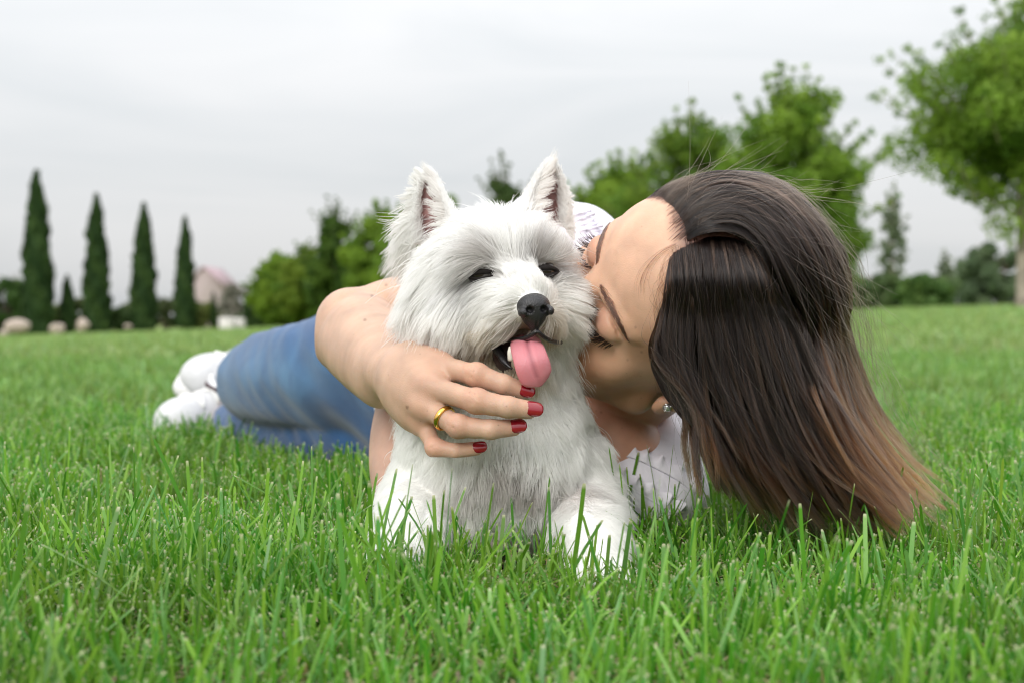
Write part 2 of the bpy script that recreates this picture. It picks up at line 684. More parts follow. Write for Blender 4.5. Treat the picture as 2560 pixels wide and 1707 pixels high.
def cypress(u, vb, vt, wpx, dist, seed, label, leaves=9000):
    r = np.random.default_rng(seed)
    x, y, _ = W(u, vb, dist)
    root = np.array([x, y, W(u, vb, dist)[2]])
    hgt = W(u, vt, dist)[2] - root[2]
    rad = wpx / FPX * dist * 0.5
    t = thing('cypress_tree', root, label, 'tree', 'row of columnar cypresses')
    v_, f_ = tube(spline([root - np.array([0, 0, 0.3]), root + np.array([0, 0, hgt * 0.5]), root + np.array([0, 0, hgt * 0.93])], 8), np.linspace(rad * 0.22, 0.02, 8), 8)
    mesh_obj('trunk', v_, f_, BARK, t)
    n = leaves
    s = r.random(n) ** 0.85
    prof = np.interp(s, [0, 0.05, 0.2, 0.5, 0.75, 0.88, 0.95, 1.0], [0.86, 1.0, 1.0, 0.84, 0.58, 0.36, 0.16, 0.04])
    ang = r.random(n) * 6.283
    bump = 1 + 0.13 * np.sin(ang * 3 + s * 17 + seed) + 0.11 * np.sin(ang * 5 - s * 31) + 0.07 * np.sin(s * 60 + ang)
    wob = r.uniform(0.02, 0.075, 4)
    side = 1 + sum(wob[q] * np.sin(s * (5 + 7 * q) + ang + r.random() * 6.28) for q in range(4)) * np.clip(s * 3, 0.3, 1)
    rr = rad * prof * bump * side * (0.62 + 0.42 * r.random(n) ** 0.6)
    cen = root + np.column_stack([np.cos(ang) * rr, np.sin(ang) * rr, s * hgt])
    nr = unit(np.column_stack([np.cos(ang), np.sin(ang), np.full(n, 0.35)]) + r.normal(size=(n, 3)) * 0.45)
    a = unit(np.array([0, 0, 1.0]) + nr * 0.25 + r.normal(size=(n, 3)) * 0.22)
    sz = rad * r.uniform(0.16, 0.42, n)[:, None]
    bb = unit(np.cross(nr, a))
    v_ = np.stack([cen - a * sz, cen - bb * sz * 0.4, cen + a * sz, cen + bb * sz * 0.4], 1).reshape(-1, 3)
    i = np.arange(n)[:, None] * 4
    f_ = np.concatenate([i + np.array([[0, 1, 2]]), i + np.array([[0, 2, 3]])])
    mixf = r.random((n, 1)) * (0.6 + 0.4 * np.sin(ang * 3 + s * 17 + seed))[:, None]
    col = np.array([0.022, 0.052, 0.016]) * (1 - mixf) + np.array([0.060, 0.105, 0.026]) * mixf
    mesh_obj('crown', v_, f_, CYP, t, smooth=False, colors=np.repeat(col, 4, 0))
    return t


cypress(93, 836, 435, 72, 72, 1, 'tallest dark cypress, leftmost of the row behind the pale boulders', 11000)
cypress(168, 830, 692, 38, 74, 2, 'short dark cypress between the two tallest columnar cypresses', 5000)
cypress(242, 828, 492, 62, 82, 3, 'tall dark cypress, second of the four tall ones from the left', 10000)
cypress(360, 822, 515, 60, 90, 4, 'tall dark cypress, third of the four tall ones from the left', 10000)
cypress(463, 817, 547, 48, 99, 5, 'slim dark cypress directly left of the pinkish gabled house', 9000)
cypress(534, 816, 730, 18, 101, 6, 'very small dark cypress in front of the pinkish gabled house', 3000)
cypress(615, 814, 735, 18, 103, 7, 'very small dark cypress right of the grey leafless shrub', 3000)


def G_(u, dist):
    x = (u - 1280) / FPX * dist
    return np.array([x, dist, float(terrain(x, dist))])


RG = 'round broadleaf trees in a row across the park'
# the row of broadleaf trees that comes nearer towards the right
for (u, dist, hgt, cr, lo, lab, sd, kw) in [
        (2560, 29, 5.75, 2.35, 0.34, 'largest leafy tree with bare trunk at the right edge', 11, dict(leaves=45220, n_clump=112, leaf=0.125, trunk_r=0.15, bark=BARKP, ragged=0.9, base_col=(0.085, 0.185, 0.022), hi_col=(0.26, 0.39, 0.05))),
        (1975, 39, 6.1, 2.2, 0.04, 'tall leafy tree rising right behind the brown hair', 12, dict(leaves=47880, n_clump=120, leaf=0.144, ragged=0.75)),
        (1730, 44, 5.9, 2.55, 0.04, 'leafy tree rising directly above the forehead and parting', 13, dict(leaves=47880, n_clump=120, leaf=0.144, ragged=0.6, hi_col=(0.20, 0.29, 0.035))),
        (1545, 52, 5.4, 2.35, 0.04, 'leafy tree behind the white sleeve, left of the forehead', 14, dict(leaves=53200, n_clump=105, leaf=0.150, ragged=0.7)),
        (1262, 60, 6.2, 1.25, 0.12, 'narrow leafy tree peeping out between the two dog ears', 15, dict(leaves=42560, n_clump=90, leaf=0.150, ragged=0.9, base_col=(0.06, 0.12, 0.03), hi_col=(0.13, 0.19, 0.05))),
        (1075, 68, 6.0, 2.3, 0.06, 'leafy tree partly hidden behind the dog ear with fringe', 16, dict(leaves=58519, n_clump=120, leaf=0.181, ragged=0.6)),
        (955, 76, 6.1, 2.0, 0.05, 'leafy tree just left of the dog ear with fringe', 17, dict(leaves=58519, n_clump=120, leaf=0.188, ragged=0.6)),
        (838, 84, 6.4, 1.6, 0.05, 'pointed leafy tree with a single top shoot above the elbow', 18, dict(leaves=53200, n_clump=105, leaf=0.188, ragged=1.0, base_col=(0.05, 0.115, 0.022), hi_col=(0.13, 0.22, 0.03))),
        (765, 92, 5.0, 2.0, 0.04, 'bright green round tree above the blue jeans', 19, dict(leaves=53200, n_clump=105, leaf=0.195, ragged=0.4, hi_col=(0.22, 0.30, 0.035))),
        (695, 97, 4.9, 2.0, 0.02, 'dense round tree at the left end of the leafy row', 20, dict(leaves=58519, n_clump=120, leaf=0.195, ragged=0.35))]:
    tree('broadleaf_tree', G_(u, dist), hgt, cr, lo, lab, sd, group=RG, **kw)

# slim poplars, shrubs and hedges far behind
for (u, dist, hgt, cr, lab, sd, kw) in [
        (2232, 95, 8.2, 0.95, 'slim grey-green poplar in the gap right of the brown hair', 31, dict(bark=BARKP, trunk_r=0.18)),
        (2362, 100, 3.6, 0.6, 'small slim poplar between the gap poplar and the shrub', 32, dict(bark=BARKP, trunk_r=0.12)),
        (2085, 90, 6.0, 0.9, 'thin pale poplar hidden behind the back of the hair', 33, dict(bark=BARKP, trunk_r=0.14))]:
    tree('poplar_tree', G_(u, dist), hgt, cr, 0.10, lab, sd, n_clump=70, leaves=3000, leaf=0.26, base_col=(0.13, 0.185, 0.10), hi_col=(0.24, 0.30, 0.17), ragged=0.5, group='slim far poplars', **kw)


def shrub(u, dist, hgt, wid, label, sd, base_col, hi_col, leaves=5000, leaf=0.3):
    r = np.random.default_rng(sd)
    root = G_(u, dist)
    t = thing('shrub', root, label, 'shrub', 'shrubs at the far edge of the lawn')
    st = []
    for i in range(7):
        a = r.uniform(-1, 1)
        st.append(tube(spline([root + np.array([a * wid * 0.15, 0, -0.1]), root + np.array([a * wid * 0.4, r.normal() * 0.2, hgt * 0.45]), root + np.array([a * wid * 0.8, r.normal() * 0.4, hgt * 0.85])], 6), np.linspace(0.05, 0.012, 6), 6))
    vs, fs, off = [], [], 0
    for v_, f_ in st:
        vs.append(v_)
        fs += [g + off for g in f_]
        off += len(v_)
    mesh_obj('stem', np.concatenate(vs), fs, BARK, t)
    nc = 46
    cc = np.column_stack([r.uniform(-1, 1, nc) * wid, r.normal(size=nc) * 0.6, r.random(nc) ** 0.8 * hgt * 0.86])
    cc[:, 2] *= 1 - 0.45 * (np.abs(cc[:, 0]) / wid) ** 2
    ci = r.integers(0, nc, leaves)
    dd = unit(r.normal(size=(leaves, 3))) * (r.random(leaves) ** 0.4)[:, None] * min(hgt, wid) * 0.28
    cen = root + cc[ci] + dd
    cen[:, 2] = np.maximum(cen[:, 2], root[2] + 0.02)
    nr = unit(dd + r.normal(size=(leaves, 3)) * 0.2)
    v_, f_ = leaf_quads(cen, nr, leaf * r.uniform(0.6, 1.3, leaves), r, 0.8)
    mf = np.clip(r.random(nc)[ci] * 0.8 + r.random(leaves) * 0.3, 0, 1)[:, None]
    col = np.array(base_col) * (1 - mf) + np.array(hi_col) * mf
    mesh_obj('foliage', v_, f_, LEAF, t, smooth=False, colors=np.repeat(col, 4, 0))


DG, LG = (0.035, 0.075, 0.02), (0.085, 0.15, 0.035)
shrub(8, 95, 4.9, 1.4, 'dark green shrub cut off by the left edge', 41, (0.04, 0.09, 0.025), (0.09, 0.17, 0.04), 7000)
shrub(35, 100, 2.0, 1.3, 'low green shrub behind the leftmost boulder', 42, DG, LG)
shrub(135, 108, 2.4, 1.1, 'small yellowish shrub between the tallest and the short cypress', 43, (0.08, 0.11, 0.03), (0.16, 0.2, 0.06))
shrub(200, 108, 2.9, 0.9, 'olive shrub between the short cypress and the second tall cypress', 44, (0.07, 0.10, 0.035), (0.15, 0.18, 0.07))
shrub(290, 112, 2.2, 1.2, 'dark low shrub between the second and third tall cypresses', 45, DG, (0.07, 0.115, 0.035))
shrub(325, 115, 2.8, 1.2, 'pale green shrub left of the third tall cypress', 46, (0.07, 0.11, 0.04), (0.16, 0.21, 0.09))
shrub(412, 115, 2.9, 1.1, 'olive shrub between the third tall cypress and the slim cypress', 47, (0.06, 0.09, 0.035), (0.15, 0.18, 0.08))
shrub(505, 118, 2.4, 1.2, 'bright green shrub below the pinkish gabled house', 48, (0.09, 0.13, 0.03), (0.19, 0.22, 0.06))
shrub(590, 110, 3.9, 1.3, 'grey leafless-looking shrub right of the pinkish gabled house', 49, (0.17, 0.17, 0.13), (0.30, 0.29, 0.24), 2600, 0.25)
shrub(650, 104, 1.6, 1.5, 'low dark shrub at the foot of the leftmost round tree', 50, DG, LG)
shrub(2482, 70, 3.6, 1.4, 'dense grey-green shrub beside the right trunk', 51, (0.08, 0.13, 0.065), (0.16, 0.22, 0.11), 7000, 0.26)
shrub(2305, 80, 1.9, 1.4, 'low bright shrub between the two right poplars', 52, (0.06, 0.13, 0.03), (0.13, 0.22, 0.05))
shrub(2215, 84, 2.2, 1.3, 'low dark shrub at the foot of the gap poplar', 53, (0.07, 0.13, 0.045), (0.15, 0.22, 0.08))
shrub(2395, 82, 2.0, 1.3, 'low dark shrub right of the small slim poplar', 54, (0.07, 0.13, 0.045), (0.15, 0.22, 0.08))
shrub(2140, 84, 2.3, 1.3, 'low shrub just right of the hair edge', 55, (0.07, 0.13, 0.045), (0.15, 0.22, 0.08))

# ---- pale boulders at the left
STONE = principled('pale_stone', (0.46, 0.38, 0.33), 0.9, noise=(3.0, (0.33, 0.27, 0.23)), bump=(8, 0.7, 0.06))
for (u, v, wpx, hpx, dist, sd, lab) in [(45, 832, 66, 34, 62, 1, 'wide pale boulder in front of the left edge shrub'), (142, 836, 40, 26, 64, 2, 'pale boulder between the tallest and the short cypress'),
                                        (207, 828, 36, 32, 70, 3, 'pale boulder between the short and the second tall cypress'), (320, 822, 22, 12, 80, 4, 'small pale stone left of the third tall cypress'),
                                        (10, 842, 26, 16, 58, 5, 'small pale stone at the very left edge')]:
    c = W(u, v, dist)
    G2 = SDF((-1.3, -1.3, -1.3), (1.3, 1.3, 1.3), 0.11)
    r = np.random.default_rng(sd)
    G2.ell((0, 0, 0), (0.8, 0.8, 0.75))
    for i in range(6):
        p = unit(r.normal(size=3)) * 0.5
        G2.ell(p, r.uniform(0.35, 0.55, 3), k=0.15)
    v_, f_ = G2.mesh(0)
    v_ = v_ / np.abs(v_).max(0) * np.array([wpx, wpx * 0.8, hpx * 1.15]) / FPX * dist * 0.5
    v_[:, 2] += hpx / FPX * dist * 0.45
    bo = mesh_obj('boulder', v_ + c, f_, STONE)
    set_props(bo, lab, 'boulder', 'pale boulders under the cypresses')

# ---- gabled house far behind
HW = principled('pink_render', (0.50, 0.40, 0.43), 0.9, noise=(0.6, (0.46, 0.365, 0.395)))
HRF = principled('roof_tiles', (0.42, 0.31, 0.335), 0.85, noise=(2.0, (0.36, 0.265, 0.29)))
hd = 150.0
apex, le_, re_ = W(508, 668, hd), W(468, 712, hd), W(552, 712, hd)
bz = float(terrain(apex[0], hd)) - 0.5
house = thing('house', (apex[0], hd, bz), 'pinkish gabled house far behind the slim cypress', 'house')
dp = 9.0
pts = np.array([[le_[0], hd, bz], [re_[0], hd, bz], [re_[0], hd, re_[2]], [apex[0], hd, apex[2] - 0.12], [le_[0], hd, le_[2]]])
bk = pts + np.array([0, dp, 0])
vs = np.vstack([pts, bk])
mesh_obj('wall', vs, [np.array([[0, 1, 2, 3, 4]]), np.array([[9, 8, 7, 6, 5]]), np.array([[1, 6, 7, 2], [0, 4, 9, 5]]), np.array([[0, 5, 6, 1]])], HW, house, smooth=False)
for s_, e_ in ((-1, le_), (1, re_)):
    d_ = unit(e_ - apex)
    n_ = np.array([-d_[2], 0, d_[0]]) * (1 if s_ < 0 else -1)
    if n_[2] < 0:
        n_ = -n_
    a0 = apex + np.array([0, -0.35, 0.0])
    e0 = e_ + d_ * 0.5 + np.array([0, -0.35, 0.0])
    q = np.array([a0, e0, e0 + n_ * 0.16, a0 + n_ * 0.16])
    vs = np.vstack([q, q + np.array([0, dp + 0.7, 0])])
    f_ = np.array([[0, 1, 2, 3], [7, 6, 5, 4], [1, 5, 6, 2], [2, 6, 7, 3], [0, 4, 5, 1], [0, 3, 7, 4]])
    mesh_obj('roof', vs, f_, HRF, house, smooth=False)
# ---- low white blocks at the lawn's far edge
WHT = principled('white_block_paint', (0.72, 0.69, 0.67), 0.8, noise=(1.5, (0.62, 0.59, 0.57)))
for (u0, u1, vt, dist, lab) in [(547, 582, 794, 92, 'low white block below the grey shrub, left one'), (587, 608, 796, 93, 'low white block below the grey shrub, right one')]:
    a, c = G_(u0, dist), G_(u1, dist)
    zt = W(u0, vt, dist)[2]
    z0 = min(a[2], c[2]) - 0.1
    y0, y1 = dist, dist + 0.7
    bw = 0.05
    base_ = np.array([[a[0], y0, z0], [c[0], y0, z0], [c[0], y1, z0], [a[0], y1, z0]])
    mid_ = base_.copy()
    mid_[:, 2] = zt - bw
    top_ = base_ + (base_.mean(0) - base_) * 0.10
    top_[:, 2] = zt
    vs = np.vstack([base_, mid_, top_])
    f_ = np.array([[0, 1, 5, 4], [1, 2, 6, 5], [2, 3, 7, 6], [3, 0, 4, 7], [4, 5, 9, 8], [5, 6, 10, 9], [6, 7, 11, 10], [7, 4, 8, 11], [8, 9, 10, 11]])
    bo = mesh_obj('stone_block', vs, f_, WHT, smooth=False)
    set_props(bo, lab, 'block', 'white blocks at the lawn edge')
# ================================================================== the woman
HR = np.array([[-0.879, -0.449, 0.164], [0.086, -0.486, -0.870], [0.470, -0.750, 0.466]])   # rows: face forward, her left, crown
HR = np.array([unit(HR[0]), unit(HR[1] - (HR[1] @ unit(HR[0])) * unit(HR[0])), (0, 0, 0)])
HR[2] = np.cross(HR[0], HR[1])
HC = np.array([0.132, 1.150, 0.203])


def hl(p):
    """head coordinates in cm (forward, left, up) -> world"""
    return HC + (np.asarray(p, float) / 100) @ HR


def to_hl(p):
    return ((np.asarray(p, float) - HC) @ HR.T) * 100


person = thing('person', (0.0, 1.5, 0.0), 'woman in white ruffled top and blue jeans lying on grass, kissing the dog', 'person')

# ---- skin material: colour attribute carries blush, tan and the painted shade of the jaw
m, nt, o = new_mat('skin')
SKIN = m
b = N(nt, 'ShaderNodeBsdfPrincipled')
at = N(nt, 'ShaderNodeAttribute', attribute_name='col')
tc = N(nt, 'ShaderNodeTexCoord')
n1 = N(nt, 'ShaderNodeTexNoise', i_Scale=38.0, i_Detail=4.0)
LK(nt, tc.outputs['Object'], n1.inputs['Vector'])
r1 = N(nt, 'ShaderNodeMapRange', i_1=0.3, i_2=0.7, i_3=0.84, i_4=1.12)
LK(nt, n1.outputs['Fac'], r1.inputs[0])
sc = N(nt, 'ShaderNodeVectorMath', operation='SCALE')
LK(nt, at.outputs['Color'], sc.inputs[0])
LK(nt, r1.outputs[0], sc.inputs['Scale'])
# freckles and pores
vr = N(nt, 'ShaderNodeTexVoronoi', i_Scale=95.0)
LK(nt, tc.outputs['Object'], vr.inputs['Vector'])
fr = N(nt, 'ShaderNodeMapRange', i_1=0.03, i_2=0.085, i_3=0.72, i_4=1.0)
LK(nt, vr.outputs['Distance'], fr.inputs[0])
sc2 = N(nt, 'ShaderNodeVectorMath', operation='SCALE')
LK(nt, sc.outputs[0], sc2.inputs[0])
LK(nt, fr.outputs[0], sc2.inputs['Scale'])
LK(nt, sc2.outputs[0], b.inputs['Base Color'])
b.inputs['Roughness'].default_value = 0.48
b.inputs['Specular IOR Level'].default_value = 0.38
b.inputs['Subsurface Weight'].default_value = 0.35
b.inputs['Subsurface Radius'].default_value = (1.0, 0.36, 0.18)
b.inputs['Subsurface Scale'].default_value = 0.004
n2 = N(nt, 'ShaderNodeTexNoise', i_Scale=900.0, i_Detail=2.0)
LK(nt, tc.outputs['Object'], n2.inputs['Vector'])
bp = N(nt, 'ShaderNodeBump', i_Strength=0.32, i_Distance=0.0007)
LK(nt, n2.outputs['Fac'], bp.inputs['Height'])
LK(nt, bp.outputs[0], b.inputs['Normal'])
LK(nt, b.outputs[0], o.inputs[0])

# ---- head, neck and upper chest, sculpted in head coordinates (cm)
S = SDF((-11, -9, -15.5), (13.2, 10.5, 13.6), 0.125)
S.ell((-0.6, 0, 4.4), (9.3, 7.3, 8.3))
S.ell((3.9, 0, 5.2), (5.3, 6.3, 5.6), k=1.5)
S.ell((3.2, 0, -0.6), (5.9, 6.1, 6.6), k=1.5)
S.ell((4.4, 0, -5.0), (4.2, 4.3, 2.9), k=1.5)
for s_ in (-1, 1):
    S.cone((1.6, s_ * 5.1, -4.7), (7.6, s_ * 1.0, -7.3), 1.65, 1.35, k=1.8)
    S.ell((6.0, s_ * 4.1, -1.4), (2.2, 2.0, 1.7), k=1.4)
    S.ell((5.8, s_ * 3.1, -4.0), (2.9, 2.5, 2.8), k=1.5)
S.ell((7.9, 0, -7.2), (1.5, 1.9, 1.3), k=1.0)
S.ell((7.6, 0, -4.1), (2.1, 2.7, 1.9), k=1.2)
for s_ in (-1, 1):
    S.ell((9.55, s_ * 3.05, 1.9), (1.75, 1.75, 1.25), k=1.1, sub=True)
    S.chain([(8.45, s_ * 0.9, 3.3), (8.1, s_ * 2.6, 3.75), (6.9, s_ * 4.7, 3.55)], [0.55, 0.58, 0.55], k=0.9, m=6)
    S.ell((7.45, s_ * 3.12, 1.85), (1.42, 1.6, 1.42), k=0.22)
S.cone((8.75, 0, 2.4), (10.9, 0, -1.3), 0.70, 0.85, k=1.1)
S.ell((10.95, 0, -1.65), (0.95, 0.92, 0.85), k=0.6)
for s_ in (-1, 1):
    S.ell((9.75, s_ * 1.15, -2.05), (0.95, 0.6, 0.72), k=0.45)
    S.ell((10.2, s_ * 0.62, -2.75), (0.55, 0.3, 0.35), k=0.2, sub=True)
    # lid fold above the closed lid and the lash line beneath it
    S.chain([(8.75, s_ * 1.75, 2.35), (8.55, s_ * 3.1, 2.98), (7.35, s_ * 4.7, 2.4)], [0.11, 0.13, 0.11], k=0.25, m=9, sub=True)
    S.chain([(8.45, s_ * 1.8, 1.42), (8.92, s_ * 3.0, 0.98), (8.3, s_ * 4.0, 1.10), (7.4, s_ * 4.75, 1.42)], [0.09, 0.11, 0.11, 0.09], k=0.20, m=11, sub=True)
S.chain([(8.5, 2.3, -4.4), (9.4, 1.0, -4.1), (9.62, 0, -4.2), (9.4, -1.0, -4.1), (8.5, -2.3, -4.4)], [0.25, 0.42, 0.42, 0.42, 0.25], k=0.35, m=9)
S.chain([(8.4, 2.1, -4.9), (9.3, 1.0, -5.1), (9.45, 0, -5.15), (9.3, -1.0, -5.1), (8.4, -2.1, -4.9)], [0.3, 0.48, 0.5, 0.48, 0.3], k=0.35, m=9)
for s_ in (-1, 1):            # ears
    S.chain([(0.9, s_ * 6.9, -2.1), (-0.2, s_ * 7.5, -1.4), (-1.6, s_ * 7.9, 0.8), (-1.4, s_ * 8.0, 2.8), (0.2, s_ * 7.6, 3.4), (1.1, s_ * 7.1, 2.2)],
            [0.45, 0.42, 0.38, 0.36, 0.36, 0.3], k=0.3, m=14)
    S.ell((-0.2, s_ * 7.1, 0.6), (1.5, 0.5, 2.3), k=0.5)
    S.ell((0.55, s_ * 7.0, -2.55), (0.95, 0.55, 1.15), k=0.35)
nb = to_hl((0.078, 1.290, 0.135))
S.cone((-1.8, 0, -3.0), nb, 5.3, 5.6, k=1.6)
S.ell(to_hl((0.073, 1.258, 0.082)), (7.6, 6.4, 5.0), R=(HR @ np.array([[-0.55, 0.84, 0.0], [-0.6, -0.39, 0.70], [0.58, 0.38, 0.71]]).T), k=0.5)
hv, hq = S.mesh(2)
hv_l = hv.copy()
hv = hl(hv)
del S


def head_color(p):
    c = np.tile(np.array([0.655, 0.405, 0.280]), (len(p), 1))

    def blob(ctr, rad, col, amt):
        d2 = (((p - np.array(ctr)) / np.array(rad)) ** 2).sum(1)
        w = (np.exp(-d2) * amt)[:, None]
        c[:] = c * (1 - w) + np.array(col) * w
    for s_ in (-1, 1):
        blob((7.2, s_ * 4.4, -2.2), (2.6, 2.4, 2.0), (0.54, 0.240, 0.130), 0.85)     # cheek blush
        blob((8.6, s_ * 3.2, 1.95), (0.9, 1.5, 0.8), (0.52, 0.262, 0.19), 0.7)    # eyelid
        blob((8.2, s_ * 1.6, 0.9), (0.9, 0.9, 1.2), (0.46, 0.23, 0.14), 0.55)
        blob((3.5, s_ * 6.0, -4.0), (3.6, 2.5, 2.8), (0.38, 0.195, 0.098), 0.85)     # jaw: tan plus the shade of the face's underside, painted in
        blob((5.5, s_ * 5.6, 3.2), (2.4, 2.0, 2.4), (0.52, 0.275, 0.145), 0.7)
        blob((0.6, s_ * 7.2, -2.5), (1.2, 0.8, 1.3), (0.56, 0.29, 0.19), 0.6)
    blob((11, 0, -1.6), (1.4, 1.4, 1.4), (0.60, 0.30, 0.21), 0.6)
    blob((9.7, 0, -4.6), (0.8, 2.0, 0.75), (0.42, 0.14, 0.12), 0.85)               # lips
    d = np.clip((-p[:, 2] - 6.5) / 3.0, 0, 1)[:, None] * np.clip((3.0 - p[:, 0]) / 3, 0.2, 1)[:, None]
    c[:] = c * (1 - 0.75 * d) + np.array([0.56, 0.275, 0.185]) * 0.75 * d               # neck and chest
    for (u_, v_, r_) in ((1589, 819, 0.09), (1604, 880, 0.11), (1569, 899, 0.07), (1503, 1030, 0.10), (1490, 1026, 0.07), (1477, 1020, 0.06), (1620, 700, 0.06)):      # moles
        q_ = (W(u_, v_, 1.0) - np.array(CAMP)) @ HR.T
        o_ = to_hl(np.array(CAMP))
        dd = np.linalg.norm(np.cross(p - o_, unit(q_)), axis=1)
        w = (np.clip((r_ * 1.3 - dd) / (r_ * 0.9), 0, 1) * 0.45)[:, None]
        c[:] = c * (1 - w) + np.array([0.13, 0.05, 0.03]) * w
    # scalp under the hair
    hair = scalp_mask(p)[:, None]
    c[:] = c * (1 - hair) + np.array([0.16, 0.085, 0.068]) * hair
    return c


def scalp_mask(p):
    """1 where hair grows (head coordinates cm)"""
    ang = np.arctan2(p[:, 0], p[:, 2] - 3.0)      # 0 at crown, 90 deg at the face
    lat = np.abs(p[:, 1]) / 7.3
    lim = np.radians(47.5) + np.radians(19) * np.clip((lat - 0.45) / 0.4, 0, 1)
    w = np.clip((lim - ang) / 0.16, 0, 1)
    w[(p[:, 2] < 1.5) & (p[:, 0] > -1.5)] = 0
    w[p[:, 2] < -4] = 0
    return w


# ---- right arm with the hand laid on the dog's throat
WR = W(1000, 938, 1.085)
EL = W(878, 824, 1.275)
A = SDF((-0.175, 0.985, 0.10), (0.10, 1.46, 0.325), 0.00125)
SH = np.array([0.062, 1.385, 0.250])
A.chain([SH, SH + (EL - SH) * 0.5 + np.array([0, 0.012, 0.0]), EL + np.array([0.010, 0.0, 0.0])], [0.043, 0.038, 0.0350], k=0.01, m=9)
A.ell(EL + np.array([-0.004, -0.002, 0.002]), (0.028, 0.038, 0.034), k=0.012)
A.ell(W(842, 812, 1.285), (0.012, 0.016, 0.014), k=0.014)      # point of the elbow
fa = spline([EL + np.array([0.01, -0.012, 0.0]), W(925, 862, 1.21), W(968, 912, 1.135), WR, W(1030, 962, 1.060)], 28)
fr_ = np.interp(np.linspace(0, 1, 28), [0, 0.15, 0.35, 0.6, 0.8, 1.0], [0.034, 0.036, 0.0325, 0.0250, 0.0192, 0.0200])
A.chain(fa, fr_, k=0.0)
A.cone(W(858, 862, 1.26), W(950, 968, 1.13), 0.022, 0.014, k=0.02)     # ulna side of the forearm
# back of the hand
MCP = [W(1098, 914, 1.045), W(1078, 968, 1.030), W(1064, 1016, 1.030), W(1056, 1056, 1.040)]
PIP = [W(1192, 938, 1.022), W(1192, 1003, 1.004), W(1146, 1066, 1.008), W(1088, 1120, 1.022)]
DIP = [W(1258, 960, 1.018), W(1270, 1017, 1.000), W(1226, 1073, 1.005), W(1138, 1127, 1.018)]
TIP = [W(1303, 975, 1.024), W(1322, 1024, 1.006), W(1284, 1068, 1.011), W(1192, 1120, 1.022)]
FR = [(0.0092, 0.0081, 0.0073, 0.0064), (0.0097, 0.0084, 0.0077, 0.0066), (0.0093, 0.0078, 0.0071, 0.0062), (0.0080, 0.0063, 0.0057, 0.0051)]
wrs = [W(1018, 915, 1.075), W(1012, 938, 1.072), W(1006, 958, 1.074), W(1000, 975, 1.080)]
for i in range(4):
    A.chain([wrs[i], wrs[i] + (MCP[i] - wrs[i]) * 0.55 + np.array([0, -0.002, 0]), MCP[i]], [0.0136, 0.0118, FR[i][0]], k=0.011, m=5)
A.ell((MCP[0] + MCP[3] + 2 * WR) / 4 + np.array([0.004, 0.010, 0]), (0.026, 0.014, 0.026), k=0.012)
for i in range(3):            # webs between the knuckles
    a_ = MCP[i] + (PIP[i] - MCP[i]) * 0.18
    b_ = MCP[i + 1] + (PIP[i + 1] - MCP[i + 1]) * 0.18
    A.cone(a_ + np.array([0, 0.003, 0]), b_ + np.array([0, 0.003, 0]), 0.0072, 0.0068, k=0.006)
for i in range(4):
    r0, r1, r2, r3 = FR[i]
    mid1 = (MCP[i] + PIP[i]) / 2
    mid2 = (PIP[i] + DIP[i]) / 2
    A.chain([MCP[i], mid1, PIP[i], mid2, DIP[i], TIP[i]], [r0 * 0.95, r1 * 0.93, r1 * 1.02, r2 * 0.98, r2 * 0.99, r3], k=0.0025)
    A.ell(PIP[i] + np.array([0, -0.0012, 0.001]), (r1 * 1.05, r1 * 0.98, r1 * 1.0), k=0.004)      # knuckle pads
    A.ell(MCP[i] + np.array([0, -0.0026, 0.0008]), (r0 * 1.0, r0 * 0.85, r0 * 0.9), k=0.006)
    # knuckle creases
    ax = unit(PIP[i] - MCP[i])
    perp = unit(np.cross(ax, np.array([0, -1.0, 0.15])))
    nrm = unit(np.cross(perp, ax))
    if nrm[1] > 0:
        nrm = -nrm
    for off in (-0.0022, 0.0004, 0.0028):
        c0 = PIP[i] + ax * off + nrm * r1 * 1.12
        A.cone(c0 - perp * r1 * 0.45 - nrm * r1 * 0.10, c0 + perp * r1 * 0.45 - nrm * r1 * 0.10, 0.0003, 0.0003, k=0.0013, sub=True)
    ax = unit(TIP[i] - DIP[i])
    perp = unit(np.cross(ax, nrm))
    for off in (-0.001, 0.0012):
        c0 = DIP[i] + ax * off + nrm * r2 * 1.08
        A.cone(c0 - perp * r2 * 0.4, c0 + perp * r2 * 0.4, 0.0002, 0.0002, k=0.0010, sub=True)
# thumb: leaves the side of the palm and lies under the dog's jaw
TH = [W(1030, 905, 1.085), W(1080, 875, 1.085), W(1140, 868, 1.075), W(1190, 880, 1.066)]
A.chain(TH, [0.015, 0.0115, 0.0096, 0.0075], k=0.008, m=8)
av, aq = A.mesh(2)
del A
soft_ = np.clip((av[:, 1:2] - 1.075) / 0.03, 0, 1)
for _ in range(14):
    av = av + (laplace(av, aq, 0.6) - av) * soft_

# ---- left arm: from under her chest round behind the dog and down to the grass, hand under the dog's chest
B = SDF((-0.145, 1.04, 0.0), (0.16, 1.40, 0.24), 0.003)
lp = [np.array([0.085, 1.30, 0.09]), W(1240, 1010, 1.34), W(1078, 985, 1.265), W(1036, 1070, 1.225), W(1030, 1180, 1.200), W(1050, 1265, 1.165), W(1105, 1318, 1.125)]
B.chain(lp, [0.042, 0.038, 0.035, 0.034, 0.033, 0.029, 0.021], k=0.008, m=20)
LW = lp[-1]
lm_ = [W(1215, 1295, 1.100), W(1222, 1312, 1.092), W(1222, 1330, 1.086), W(1212, 1348, 1.082)]
lt_ = [W(1300, 1290, 1.105), W(1318, 1312, 1.095), W(1308, 1334, 1.088), W(1285, 1356, 1.083)]
for i in range(4):
    B.chain([LW, lm_[i], (lm_[i] + lt_[i]) / 2 + np.array([0, -0.004, 0.003]), lt_[i]], [0.017, 0.0095, 0.0085, 0.0065], k=0.006)
B.chain([LW, W(1160, 1285, 1.10), W(1215, 1268, 1.095)], [0.016, 0.010, 0.0075], k=0.006)
